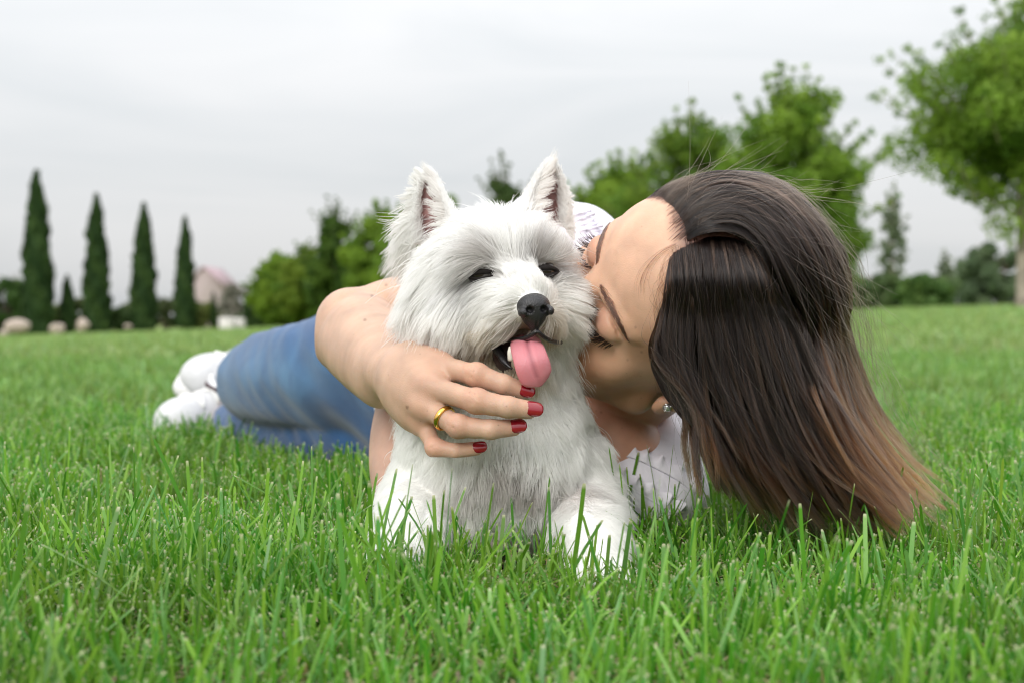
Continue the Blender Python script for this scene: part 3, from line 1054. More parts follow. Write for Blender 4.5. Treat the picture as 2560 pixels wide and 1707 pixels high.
bv, bq = B.mesh(2)
del B


def arm_color(p, base):
    c = np.tile(np.array(base), (len(p), 1))
    k1 = np.array(MCP + PIP)
    for q in k1:                               # redder knuckles
        w = np.exp(-((p - q) ** 2).sum(1) / 0.010 ** 2)[:, None] * 0.7
        c = c * (1 - w) + np.array([0.53, 0.235, 0.155]) * w
    for q in TIP:
        w = np.exp(-((p - q) ** 2).sum(1) / 0.012 ** 2)[:, None] * 0.45
        c = c * (1 - w) + np.array([0.58, 0.29, 0.20]) * w
    w = np.exp(-((p - EL) ** 2).sum(1) / 0.05 ** 2)[:, None] * 0.15
    c = c * (1 - w) + np.array([0.62, 0.36, 0.27]) * w
    for (u, v, y) in ((965, 713, 1.24), (1018, 1017, 1.19), (912, 800, 1.2), (930, 740, 1.22)):      # moles
        q = W(u, v, y)
        dd = np.linalg.norm(np.cross(p - np.array(CAMP), unit(q - np.array(CAMP))), axis=1)
        w = (np.clip((0.0015 - dd) / 0.0006, 0, 1))[:, None] * (p[:, 1:2] < 1.32) * 0.55
        c = c * (1 - w) + np.array([0.12, 0.05, 0.03]) * w
    return c


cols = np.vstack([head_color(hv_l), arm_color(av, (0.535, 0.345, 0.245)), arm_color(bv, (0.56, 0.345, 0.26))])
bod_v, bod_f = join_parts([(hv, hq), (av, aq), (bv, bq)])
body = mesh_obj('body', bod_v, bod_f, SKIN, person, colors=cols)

# ---- nails
NAIL = principled('nail_varnish', (0.27, 0.008, 0.018), 0.12, spec=0.6, coat=0.6)
for i in range(4):
    ax = unit(TIP[i] - DIP[i])
    nrm = np.array([0.10, -0.93, 0.34])
    nrm = unit(nrm - (nrm @ ax) * ax)
    pr = np.cross(ax, nrm)
    r3 = FR[i][3]
    hw, hlg = r3 * 0.84, r3 * 1.02
    vs, fs, n_ = [], [], 11
    cen = TIP[i] + ax * r3 * 0.28
    for lay in (0, 1):
        for a_ in range(n_):
            for b_ in range(n_):
                s_, t_ = a_ / (n_ - 1) * 2 - 1, b_ / (n_ - 1) * 2 - 1
                rx = s_ * (1 - 0.86 * abs(t_) ** 3.2) ** 0.5
                hh = math.sqrt(max(0, 1 - (rx * 0.80) ** 2)) * r3 * 1.03 - (0.10 * (t_ - 0.1) ** 2) * r3 * (1.3 if t_ > 0 else 0.6)
                vs.append(cen + pr * rx * hw + ax * t_ * hlg + nrm * (hh + (0.00025 if lay == 0 else -0.0014)))
    for lay in (0, 1):
        for a_ in range(n_ - 1):
            for b_ in range(n_ - 1):
                k_ = lay * n_ * n_ + a_ * n_ + b_
                q_ = (k_, k_ + n_, k_ + n_ + 1, k_ + 1)
                fs.append(q_ if lay == 0 else q_[::-1])
    rim = [a_ * n_ for a_ in range(n_)] + [(n_ - 1) * n_ + b_ for b_ in range(1, n_)] + [a_ * n_ + n_ - 1 for a_ in range(n_ - 2, -1, -1)] + [b_ for b_ in range(n_ - 2, 0, -1)]
    for j in range(len(rim)):
        a_, b_ = rim[j], rim[(j + 1) % len(rim)]
        fs.append((b_, a_, a_ + n_ * n_, b_ + n_ * n_))
    mesh_obj('fingernail', np.array(vs), np.array(fs), NAIL, person)

# ---- gold ring
GOLD = principled('gold', (0.83, 0.52, 0.13), 0.14, metal=1.0, bump=(300, 0.05, 0.0004))
rc = MCP[2] + (PIP[2] - MCP[2]) * 0.58
ax = unit(PIP[2] - MCP[2])
e1 = unit(np.cross(ax, np.array([0, -1.0, 0.2])))
e2 = np.cross(e1, ax)
prof = [(-0.0022, 0.0), (-0.0018, 0.0011), (-0.0008, 0.0016), (0.0008, 0.0016), (0.0018, 0.0011), (0.0022, 0.0), (0.0012, -0.0006), (-0.0012, -0.0006)]
vs, fs = [], []
ns, npf = 48, len(prof)
for j in range(ns):
    a_ = 2 * math.pi * j / ns
    rd = e1 * math.cos(a_) + e2 * math.sin(a_)
    for (l_, r_) in prof:
        vs.append(rc + ax * l_ + rd * (0.0078 + r_))
for j in range(ns):
    for i in range(npf):
        fs.append((j * npf + i, ((j + 1) % ns) * npf + i, ((j + 1) % ns) * npf + (i + 1) % npf, j * npf + (i + 1) % npf))
mesh_obj('finger_ring', np.array(vs), np.array(fs)[:, ::-1], GOLD, person)

# ---- earring: a stone held by four claws
head_tree = bvh(hv, hq)
ep = hit(head_tree, 1668, 1016)
DIAM, nt, o = new_mat('stone')
gl = N(nt, 'ShaderNodeBsdfPrincipled')
gl.inputs['Base Color'].default_value = (0.95, 0.96, 1.0, 1)
gl.inputs['Roughness'].default_value = 0.03
gl.inputs['Metallic'].default_value = 0.75
LK(nt, gl.outputs[0], o.inputs[0])
SILV = principled('silver', (0.75, 0.74, 0.72), 0.2, metal=1.0)
en = unit(HR[1] * 0.75 - np.array([0, 0.6, 0]))
ea = unit(np.cross(en, [0, 0, 1.0]))
eb = np.cross(en, ea)
vs = [ep + en * 0.0004]
for (r_, h_, k_, tw) in ((0.0031, 0.0012, 8, 0), (0.0034, 0.0020, 8, 0.39), (0.0019, 0.0032, 8, 0)):
    for j in range(k_):
        a_ = 2 * math.pi * j / k_ + tw
        vs.append(ep + en * h_ + (ea * math.cos(a_) + eb * math.sin(a_)) * r_)
vs.append(ep + en * 0.0033)
tri = []
for j in range(8):
    j2 = (j + 1) % 8
    tri += [(0, 1 + j2, 1 + j), (1 + j, 1 + j2, 9 + j), (1 + j2, 9 + j2, 9 + j), (9 + j, 9 + j2, 17 + j2), (9 + j, 17 + j2, 17 + j), (17 + j, 17 + j2, 25)]
ear_ring = mesh_obj('earring', np.array(vs), np.array(tri), DIAM, person, smooth=False)
pv = []
for j in range(4):
    a_ = math.pi / 4 + math.pi / 2 * j
    d_ = ea * math.cos(a_) + eb * math.sin(a_)
    pv.append(tube([ep + d_ * 0.0022, ep + d_ * 0.0040 + en * 0.0016, ep + d_ * 0.0031 + en * 0.0032], 0.0005, 6))
pv.append(tube([ep + (ea * math.cos(a_) + eb * math.sin(a_)) * 0.0036 + en * 0.0009 for a_ in np.linspace(0, 2 * math.pi, 20)], 0.0005, 6, caps=False))
vv, ff, off = [], [], 0
for v_, f_ in pv:
    vv.append(v_)
    ff += [g + off for g in f_]
    off += len(v_)
mesh_obj('earring_setting', np.concatenate(vv), ff, SILV, ear_ring)

# ---- white top: torso with folds, a sleeve and gathered ruffles
m, nt, o = new_mat('white_jersey')
JERSEY = m
b = N(nt, 'ShaderNodeBsdfPrincipled')
b.inputs['Base Color'].default_value = (0.80, 0.775, 0.85, 1)
b.inputs['Roughness'].default_value = 0.85
b.inputs['Sheen Weight'].default_value = 0.25
tc = N(nt, 'ShaderNodeTexCoord')
n1 = N(nt, 'ShaderNodeTexNoise', i_Scale=28.0, i_Detail=3.0, i_Distortion=1.2)
LK(nt, tc.outputs['Object'], n1.inputs['Vector'])
n2 = N(nt, 'ShaderNodeTexNoise', i_Scale=1100.0, i_Detail=1.0)
LK(nt, tc.outputs['Object'], n2.inputs['Vector'])
b1 = N(nt, 'ShaderNodeBump', i_Strength=0.45, i_Distance=0.006)
LK(nt, n1.outputs['Fac'], b1.inputs['Height'])
b2 = N(nt, 'ShaderNodeBump', i_Strength=0.25, i_Distance=0.0006)
LK(nt, n2.outputs['Fac'], b2.inputs['Height'])
LK(nt, b1.outputs[0], b2.inputs['Normal'])
LK(nt, b2.outputs[0], b.inputs['Normal'])
LK(nt, b.outputs[0], o.inputs[0])

T = SDF((-0.27, 1.08, 0.0), (0.24, 1.86, 0.36), 0.004)
TA = unit(np.array([-0.42, 0.91, 0.0]))            # neck -> hips
TN = unit(np.array([-0.91, -0.42, 0.0]))           # out of the chest
TU = np.array([0, 0, 1.0])
TR = np.column_stack([TA, TN, TU])
base = np.array([0.085, 1.325, 0.150])
T.ell(base + TA * 0.10, (0.165, 0.090, 0.142), R=TR)
T.ell(base + TA * 0.27, (0.14, 0.082, 0.118), R=TR, k=0.05)
T.ell(base + TA * 0.37 - TU * 0.022, (0.12, 0.095, 0.115), R=TR, k=0.05)
T.cone(np.array([0.058, 1.392, 0.262]), np.array([0.085, 1.34, 0.13]), 0.047, 0.07, k=0.03)      # upper shoulder
T.cone(np.array([0.105, 1.285, 0.068]), np.array([0.06, 1.34, 0.11]), 0.060, 0.08, k=0.03)     # lower shoulder on the grass
T.ell(np.array([0.098, 1.238, 0.052]), (0.075, 0.058, 0.056), k=0.03)
T.ell(base + TA * 0.17 + TN * 0.06 + TU * 0.055, (0.06, 0.055, 0.06), R=TR, k=0.04)
T.ell(base + TA * 0.15 + TN * 0.06 - TU * 0.06, (0.06, 0.055, 0.06), R=TR, k=0.04)
T.cone(np.array([0.058, 1.392, 0.262]), np.array([0.030, 1.375, 0.268]), 0.054, 0.053, k=0.01)       # short sleeve


def folds(X, Y, Z):
    a = np.sin(62 * X + 30 * Y + 55 * Z + 2.2 * np.sin(23 * X - 17 * Z)) * 0.0020
    b_ = np.sin(110 * X - 64 * Y + 90 * Z + 1.7 * np.sin(31 * Y + 12 * X)) * 0.0011
    return a + b_


T.displace(folds)
# neckline: the neck and the upper chest stay bare
ncen = np.array([0.072, 1.243, 0.112])
T.ell(W(1560, 1030, 1.20), (0.085, 0.06, 0.0250), k=0.006, sub=True)
T.cone(np.array([0.098, 1.225, 0.165]), np.array([0.085, 1.29, 0.14]), 0.058, 0.058, k=0.004, sub=True)
tv, tq = T.mesh(1)
del T
top = mesh_obj('white_top', tv, tq, JERSEY, person)
top_tree = bvh(tv, tq)


def ruffle(path, nrm, width, amp, waves, seed):
    """a gathered strip: stitched along its middle, both edges waving"""
    r = np.random.default_rng(seed)
    m_ = waves * 16
    p = spline(path, m_)
    n_ = unit(spline(nrm, m_))
    t_ = unit(np.gradient(p, axis=0))
    s_ = np.cross(n_, t_)
    ph = np.cumsum(np.interp(np.arange(m_), np.arange(0, m_ + 16, 16), r.uniform(0.6, 1.4, m_ // 16 + 1))) / m_ * waves * 2 * math.pi
    am = amp * (0.75 + 0.35 * np.sin(ph * 0.31 + seed))
    vs, K = [], 9
    for lay in (0, 1):
        for j in range(K):
            w = j / (K - 1)
            lift = (w ** 0.8) * am * (1.0 + 0.9 * np.sin(ph)) + 0.0012 * math.sin(w * 3.1)
            along = (w ** 1.5) * am * 0.9 * np.cos(ph)
            vs.append(p + s_ * ((w * width * 1.5) * (1 + 0.16 * np.sin(ph + 1.0)) - width * 0.5)[:, None] + n_ * (lift + 0.0012 - lay * 0.0008)[:, None] + t_ * along[:, None])
    vs = np.stack(vs)                    # (2K, m, 3)
    idx = np.arange(2 * K * m_).reshape(2 * K, m_)
    f = []
    for lay in (0, 1):
        a_ = idx[lay * K:(lay + 1) * K]
        q = np.stack([a_[:-1, :-1], a_[1:, :-1], a_[1:, 1:], a_[:-1, 1:]], -1).reshape(-1, 4)
        f.append(q if lay else q[:, ::-1])
    for row in (0, K - 1):
        q = np.stack([idx[row, :-1], idx[row, 1:], idx[row + K, 1:], idx[row + K, :-1]], -1).reshape(-1, 4)
        f.append(q)
    return vs.reshape(-1, 3), f


def on_top(uvs):
    out, nn = [], []
    for (u, v) in uvs:
        d = Vector(W(u, v, 1.0)) - CAMP
        loc, nrm, idx, dist = top_tree.ray_cast(CAMP, d.normalized())
        if loc is None:
            continue
        out.append(np.array(loc))
        nn.append(np.array(nrm))
    return out, nn


for sd, (uvs, wd, am, wv) in enumerate([
        ([(1530, 1132), (1580, 1136), (1632, 1158), (1690, 1188), (1738, 1222)], 0.0080, 0.0030, 6),
        ([(1528, 1182), (1565, 1200), (1610, 1226), (1655, 1252), (1690, 1275)], 0.0080, 0.0030, 5),
        ([(1425, 475), (1470, 500), (1510, 530), (1545, 560)], 0.010, 0.0028, 9),
        ([(1425, 500), (1450, 540), (1475, 580), (1490, 620)], 0.010, 0.0028, 9),
        ([(1432, 540), (1445, 580), (1452, 620), (1455, 660)], 0.009, 0.0026, 8)]):
    pp, nn = on_top(uvs)
    if len(pp) > 2:
        v_, f_ = ruffle(pp, nn, wd, am, wv, sd + 3)
        mesh_obj('ruffle', v_, f_, JERSEY, top)

# ---- jeans
m, nt, o = new_mat('denim')
DENIM = m
b = N(nt, 'ShaderNodeBsdfPrincipled')
tc = N(nt, 'ShaderNodeTexCoord')
n1 = N(nt, 'ShaderNodeTexNoise', i_Scale=13.0, i_Detail=6.0, i_Roughness=0.65, i_Distortion=0.6)
LK(nt, tc.outputs['Object'], n1.inputs['Vector'])
at = N(nt, 'ShaderNodeAttribute', attribute_name='col')
mx = N(nt, 'ShaderNodeMix', data_type='RGBA', blend_type='MULTIPLY')
mx.inputs['Factor'].default_value = 1.0
LK(nt, at.outputs['Color'], mx.inputs['A'])
rp = N(nt, 'ShaderNodeValToRGB')
rp.color_ramp.elements[0].color = (0.50, 0.56, 0.66, 1)
rp.color_ramp.elements[1].color = (1.30, 1.22, 1.14, 1)
rp.color_ramp.elements[0].position = 0.3
rp.color_ramp.elements[1].position = 0.7
LK(nt, n1.outputs['Fac'], rp.inputs[0])
LK(nt, rp.outputs[0], mx.inputs['B'])
LK(nt, mx.outputs['Result'], b.inputs['Base Color'])
b.inputs['Roughness'].default_value = 0.85
b.inputs['Sheen Weight'].default_value = 0.3
wv_ = N(nt, 'ShaderNodeTexWave', i_Scale=420.0, i_Distortion=1.0)
LK(nt, tc.outputs['Object'], wv_.inputs['Vector'])
bp = N(nt, 'ShaderNodeBump', i_Strength=0.3, i_Distance=0.0008)
LK(nt, wv_.outputs['Fac'], bp.inputs['Height'])
LK(nt, bp.outputs[0], b.inputs['Normal'])
LK(nt, b.outputs[0], o.inputs[0])

J = SDF((-0.66, 1.42, -0.01), (0.06, 2.52, 0.36), 0.0045)
hip = base + TA * 0.43
J.ell(hip - TU * 0.032, (0.12, 0.10, 0.112), R=TR)
KN = W(650, 952, 1.98)
uh = hip - TU * 0.012 + TN * 0.015
J.chain([uh, (uh + KN) / 2 + np.array([-0.012, -0.02, 0.002]), KN], [0.086, 0.071, 0.058], k=0.02, m=9)
AN = W(690, 955, 2.40)
J.chain([KN, (KN + AN) / 2, AN], [0.057, 0.052, 0.040], k=0.012, m=5)
lh = hip - TU * 0.085
LK_ = W(700, 1075, 2.0)
LA = W(580, 1060, 2.22)
J.chain([lh, (lh + LK_) / 2 + np.array([-0.01, -0.02, 0.0]), LK_], [0.070, 0.060, 0.050], k=0.004, m=9)
J.chain([LK_, (LK_ + LA) / 2, LA], [0.049, 0.044, 0.034], k=0.004, m=7)


def jf(X, Y, Z):
    return np.sin(70 * X + 48 * Z + 2 * np.sin(20 * Y)) * 0.0016 + np.abs(np.sin(58 * X - 30 * Y + 70 * Z + 1.5 * np.sin(26 * Y))) * 0.0014 + np.sin(40 * Y - 95 * Z + 2.5 * np.sin(18 * X)) * 0.0010


J.displace(jf)
jv, jq = J.mesh(1)
del J
wear = np.exp(-(((jv - ((uh + KN) / 2 + np.array([-0.09, -0.05, 0.0]))) / np.array([0.15, 0.3, 0.05])) ** 2).sum(1))
wear = np.maximum(wear, 0.9 * np.exp(-(((jv - (KN + np.array([-0.02, -0.04, 0.0]))) / np.array([0.08, 0.14, 0.055])) ** 2).sum(1)))[:, None]
jc = np.array([0.008, 0.066, 0.195]) * (1 - wear) + np.array([0.062, 0.160, 0.295]) * wear
jeans = mesh_obj('jeans', jv, jq, DENIM, person, colors=jc)

# ---- shoes and ankles
SHOE = principled('white_shoe_leather', (0.60, 0.60, 0.61), 0.6, noise=(60, (0.52, 0.52, 0.53)), bump=(90, 0.3, 0.002))
SOLE = principled('white_rubber', (0.74, 0.73, 0.72), 0.65)
SOCK = principled('ankle_skin', (0.62, 0.40, 0.29), 0.5, noise=(50, (0.57, 0.35, 0.25)))
LACE = principled('shoe_lace', (0.83, 0.82, 0.80), 0.9)
COLLAR = principled('shoe_lining', (0.06, 0.03, 0.035), 0.8)


def shoe(heel, toe, up, name, half):
    heel, toe = np.asarray(heel, float), np.asarray(toe, float)
    ax = unit(toe - heel)
    up = unit(np.asarray(up, float) - (np.asarray(up, float) @ ax) * ax)
    sd = np.cross(up, ax)
    L = np.linalg.norm(toe - heel)
    G = SDF(np.minimum(heel, toe) - 0.10, np.maximum(heel, toe) + 0.10, 0.003)
    R = np.column_stack([ax, sd, up])
    G.ell(heel + ax * L * 0.30 + up * 0.038, (L * 0.34, half * 0.86, 0.046), R=R)
    G.ell(heel + ax * L * 0.68 + up * 0.028, (L * 0.36, half, 0.042), R=R, k=0.03)
    G.cone(heel + ax * 0.045 + up * 0.05, heel + ax * 0.05 + up * 0.085, 0.036, 0.037, k=0.015)
    G.ell(heel + ax * 0.052 + up * 0.112, (0.040, 0.030, 0.030), R=R, k=0.004, sub=True)
    v_, q_ = G.mesh(1)
    sh = mesh_obj(name, v_, q_, SHOE, person)
    # sole
    pts = []
    for t in np.linspace(0, 2 * math.pi, 40, endpoint=False):
        c_, s_ = math.cos(t), math.sin(t)
        wdt = half * (0.80 + 0.20 * (c_ * 0.5 + 0.5))
        pts.append(heel + ax * (L * 0.5 + c_ * L * 0.55) + sd * s_ * wdt * 1.03)
    pts = np.array(pts)
    lv = []
    for h_, g_ in ((-0.006, 0.97), (0.0, 1.0), (0.016, 1.0), (0.019, 0.95)):
        cen = pts.mean(0)
        lv.append(cen + (pts - cen) * g_ + up * h_)
    vs = np.concatenate(lv)
    fs = []
    for r_ in range(3):
        for j in range(40):
            j2 = (j + 1) % 40
            fs.append((r_ * 40 + j, r_ * 40 + j2, (r_ + 1) * 40 + j2, (r_ + 1) * 40 + j))
    mesh_obj('sole', vs, [np.array(fs), np.arange(40)[None, ::-1], (120 + np.arange(40))[None, :]], SOLE, sh, smooth=True)
    # laces
    tree = bvh(v_, q_)
    for i in range(5):
        c_ = heel + ax * L * (0.40 + 0.075 * i)
        path = []
        for s_ in np.linspace(-0.62, 0.62, 7):
            o_ = c_ + sd * half * s_ + ax * 0.010 * s_ * (1 if i % 2 else -1) + up * 0.2
            h_ = tree.ray_cast(Vector(o_), Vector(-up))
            if h_[0] is not None:
                path.append(np.array(h_[0]) + up * 0.0015)
        if len(path) > 4:
            v2, f2 = tube(path, 0.0026, 6)
            mesh_obj('lace', v2, f2, LACE, sh)
    rim = [heel + ax * 0.052 + up * 0.089 + ax * math.cos(a_) * 0.036 + sd * math.sin(a_) * 0.030 for a_ in np.linspace(0, 2 * math.pi, 24)]
    v2, f2 = tube(rim, 0.0035, 6, caps=False)
    mesh_obj('collar', v2, f2, COLLAR, sh)
    return sh


shoe(W(690, 985, 2.47), W(448, 975, 2.32), (0.15, -0.70, 0.70), 'shoe', 0.047)
shoe(W(600, 1098, 2.34), W(390, 1095, 2.22), (0.10, -0.35, 0.93), 'shoe', 0.043)
v2, f2 = tube([LA + np.array([0.015, 0, 0]), W(570, 1058, 2.27), W(560, 1072, 2.30)], [0.030, 0.029, 0.030], 14)
mesh_obj('ankle', v2, f2, SOCK, person)
# ================================================================== the dog
DR = np.array([[0.254, -0.967, 0.022], [0.965, 0.255, 0.065], (0, 0, 0)])
DR[0] = unit(DR[0])
DR[1] = unit(DR[1] - (DR[1] @ DR[0]) * DR[0])
DR[2] = np.cross(DR[0], DR[1])
DC = np.array([-0.0098, 1.100, 0.2283])
DA = DR.T                    # columns: muzzle forward, dog's left, up


def dl(p):
    return DC + (np.asarray(p, float) / 100) @ DR


dog = thing('dog', (-0.02, 1.15, 0.0), 'small white shaggy terrier lying in grass with its tongue out, hugged by the woman', 'dog')
DOGSKIN = principled('dog_skin', (0.74, 0.70, 0.66), 0.8, attr=True)

G = SDF((-0.20, 0.93, -0.005), (0.16, 1.55, 0.30), 0.0022)


def E_(p, r, k=0.01, sub=False):
    G.ell(dl(p), np.asarray(r) / 100, R=DA, k=k, sub=sub)


def C_(a, b_, ra, rb, k=0.01, sub=False):
    G.cone(dl(a), dl(b_), ra / 100, rb / 100, k=k, sub=sub)


E_((-0.4, 0, 0.2), (5.0, 4.6, 4.4), 0)
E_((2.0, 0, 1.1), (2.9, 3.2, 2.6), 0.01)
C_((3.0, 0, -1.2), (7.3, 0, -1.75), 2.35, 1.55, 0.012)
for s_ in (-1, 1):
    E_((6.0, s_ * 1.05, -2.75), (2.1, 1.1, 1.15), 0.008)
    E_((1.0, s_ * 3.1, -2.2), (3.0, 2.0, 2.7), 0.015)
    E_((3.9, s_ * 2.3, 1.5), (1.0, 1.1, 0.7), 0.008)
C_((1.0, 0, -4.6), (5.6, 0.1, -6.1), 1.9, 1.05, 0.012)
# neck, chest, shoulders, forelegs, trunk, haunches
CH = W(1240, 1120, 1.125)
G.chain([dl((-2.0, 0, -1.5)), (dl((-2.5, 0, -5)) + CH) / 2, CH], [0.044, 0.052, 0.062], k=0.02, m=5)
G.ell(CH + np.array([0, 0.0, -0.008]), (0.060, 0.076, 0.072), k=0.025)
SHL, SHR = W(1150, 1150, 1.145), W(1390, 1165, 1.140)
ELL, ELR = W(1055, 1270, 1.110), W(1452, 1290, 1.105)
PWL, PWR = W(1012, 1378, 1.030), W(1497, 1415, 1.010)
for sh_, el_, pw_ in ((SHL, ELL, PWL), (SHR, ELR, PWR)):
    G.chain([sh_, el_, (el_ + pw_) / 2 + np.array([0, 0, 0.004]), pw_], [0.039, 0.026, 0.019, 0.017], k=0.016, m=9)
    d_ = unit(pw_ - el_)
    G.ell(pw_ + np.array([0, -0.012, -0.003]), (0.021, 0.026, 0.014), k=0.008)
    for t_ in (-0.016, -0.0055, 0.0055, 0.016):
        G.ell(pw_ + np.array([t_, -0.033 + abs(t_) * 0.5, -0.007]), (0.0072, 0.012, 0.0095), k=0.003)
G.chain([CH, np.array([-0.015, 1.26, 0.095]), np.array([-0.025, 1.37, 0.09])], [0.062, 0.055, 0.052], k=0.02, m=5)
for x_ in (-0.050, 0.005):
    G.chain([np.array([x_, 1.39, 0.085]), np.array([x_ - 0.006, 1.345, 0.055]), np.array([x_ - 0.008, 1.33, 0.024])], [0.042, 0.030, 0.020], k=0.02, m=5)
G.chain([np.array([-0.08, 1.46, 0.12]), np.array([-0.085, 1.50, 0.17]), np.array([-0.085, 1.515, 0.215])], [0.022, 0.018, 0.010], k=0.01, m=4)
dv, dq = G.mesh(2)
del G
dv[:, 2] = np.maximum(dv[:, 2], 0.006)

EYE = {s_: dl((3.95, s_ * 2.42, 0.55)) for s_ in (-1, 1)}
NOSE_C = dl((8.65, 0.2, -2.38))
MOUTH_C = W(1285, 878, 1.055)


def dog_zone(p):
    """colour of the coat (and the skin beneath) at points p"""
    c = np.tile(np.array([0.95, 0.945, 0.925]), (len(p), 1))

    def blob(ctr, rad, col, amt):
        w = np.exp(-(((p - ctr) / rad) ** 2).sum(1))[:, None] * amt
        c[:] = c * (1 - np.clip(w, 0, 1)) + np.array(col) * np.clip(w, 0, 1)
    blob(dl((5.5, -2.5, -4.3)), np.array([0.026, 0.04, 0.016]), (0.62, 0.50, 0.33), 0.95)
    blob(dl((6.5, 2.0, -4.0)), np.array([0.022, 0.03, 0.016]), (0.60, 0.46, 0.29), 1.0)
    blob(dl((3.0, -2.5, -6.0)), np.array([0.03, 0.04, 0.015]), (0.66, 0.58, 0.40), 0.85)
    blob(dl((6.0, 0.5, -6.8)), np.array([0.025, 0.04, 0.015]), (0.55, 0.44, 0.27), 0.85)
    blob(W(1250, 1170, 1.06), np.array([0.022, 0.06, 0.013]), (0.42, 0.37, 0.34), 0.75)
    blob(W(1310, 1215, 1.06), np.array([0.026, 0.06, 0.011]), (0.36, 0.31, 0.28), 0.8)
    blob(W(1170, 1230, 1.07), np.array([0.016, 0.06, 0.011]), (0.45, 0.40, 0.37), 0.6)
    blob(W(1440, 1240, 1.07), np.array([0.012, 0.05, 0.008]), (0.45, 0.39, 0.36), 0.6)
    for s_ in (-1, 1):
        blob(EYE[s_] + np.array([0, -0.004, 0]), np.array([0.0120, 0.02, 0.0072]), (0.06, 0.05, 0.045), 1.0)
        blob(EYE[s_] + DR[2] * 0.010 + DR[1] * (-s_) * 0.007, np.array([0.009, 0.02, 0.009]), (0.28, 0.23, 0.20), 0.7)
    blob(NOSE_C + np.array([0, 0, -0.014]), np.array([0.017, 0.02, 0.009]), (0.13, 0.10, 0.08), 0.85)
    blob(W(1235, 850, 1.06), np.array([0.010, 0.02, 0.006]), (0.22, 0.18, 0.13), 0.7)
    return c


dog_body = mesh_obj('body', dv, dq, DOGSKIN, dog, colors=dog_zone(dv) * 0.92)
dog_tree = bvh(dv, dq)

# ---- nose leather
m, nt, o = new_mat('nose_leather')
NOSEM = m
b = N(nt, 'ShaderNodeBsdfPrincipled')
b.inputs['Base Color'].default_value = (0.014, 0.013, 0.015, 1)
b.inputs['Roughness'].default_value = 0.42
b.inputs['Specular IOR Level'].default_value = 0.6
tc = N(nt, 'ShaderNodeTexCoord')
vr = N(nt, 'ShaderNodeTexVoronoi', i_Scale=900.0)
LK(nt, tc.outputs['Object'], vr.inputs['Vector'])
bp = N(nt, 'ShaderNodeBump', i_Strength=0.6, i_Distance=0.0006)
LK(nt, vr.outputs['Distance'], bp.inputs['Height'])
LK(nt, bp.outputs[0], b.inputs['Normal'])
LK(nt, b.outputs[0], o.inputs[0])
Q = SDF((6.6, -2.0, -4.2), (10.4, 2.0, -0.4), 0.05)
NOFF = np.array([0, 0.2, -0.28])
Q.ell((8.55, 0, -1.85), (1.05, 1.22, 0.95))
Q.ell((8.45, 0, -2.55), (0.95, 0.85, 0.80), k=0.35)
Q.cone((8.6, 0, -3.0), (8.3, 0, -3.7), 0.42, 0.25, k=0.3)
for s_ in (-1, 1):
    Q.ell((9.15, s_ * 0.98, -2.25), (0.55, 0.34, 0.36), k=0.2)
    Q.ell((9.55, s_ * 0.52, -2.12), (0.55, 0.27, 0.25), k=0.12, sub=True)
    Q.chain([(9.45, s_ * 0.60, -2.25), (9.1, s_ * 1.05, -2.62), (8.7, s_ * 1.35, -2.70)], [0.17, 0.12, 0.10], k=0.10, sub=True)
Q.chain([(9.75, 0, -1.9), (9.55, 0, -2.6), (8.95, 0, -3.4)], [0.05, 0.06, 0.06], k=0.10, m=6, sub=True)
qv, qq = Q.mesh(1)
del Q
mesh_obj('nose', dl(qv + NOFF), qq, NOSEM, dog)

# ---- eyes
EYEM = principled('dog_eye', (0.012, 0.008, 0.006), 0.06, spec=0.7, coat=0.5)
LIDM = principled('eye_rim', (0.016, 0.013, 0.012), 0.75, spec=0.2)


def ball(c, r, R, nu=24, nv=16):
    vs, fs = [], []
    for i in range(nv + 1):
        th = math.pi * i / nv
        for j in range(nu):
            ph = 2 * math.pi * j / nu
            l_ = np.array([math.cos(th) * r[0], math.sin(th) * math.cos(ph) * r[1], math.sin(th) * math.sin(ph) * r[2]])
            vs.append(c + R @ l_)
    for i in range(nv):
        for j in range(nu):
            fs.append((i * nu + j, (i + 1) * nu + j, (i + 1) * nu + (j + 1) % nu, i * nu + (j + 1) % nu))
    return np.array(vs), np.array(fs)


for s_ in (-1, 1):
    ec = dl((3.95, s_ * 2.40, 0.50))
    v_, f_ = ball(ec + DR[0] * 0.001, (0.0092, 0.0102, 0.0082), DA)
    ey = mesh_obj('eye', v_, f_, EYEM, dog)
    # upper and lower rims, half closed
    for (h0, nm, rr_) in ((0.0027, 'upper_eyelid', 0.0026), (-0.0032, 'lower_eyelid', 0.0021)):
        pth = []
        for t_ in np.linspace(-1, 1, 11):
            x_ = t_ * 0.0110
            zz = h0 * (1 - t_ * t_) - 0.0006 * t_ * s_ - 0.0004
            yy = math.sqrt(max(1 - (x_ / 0.0125) ** 2 - (zz / 0.0105) ** 2, 0.02)) * 0.0098
            pth.append(ec + DR[0] * yy + DR[1] * x_ + DR[2] * zz)
        v_, f_ = tube(pth, np.interp(np.linspace(-1, 1, 11), [-1, 0, 1], [0.0010, rr_, 0.0010]), 8)
        mesh_obj(nm, v_, f_, LIDM, ey)

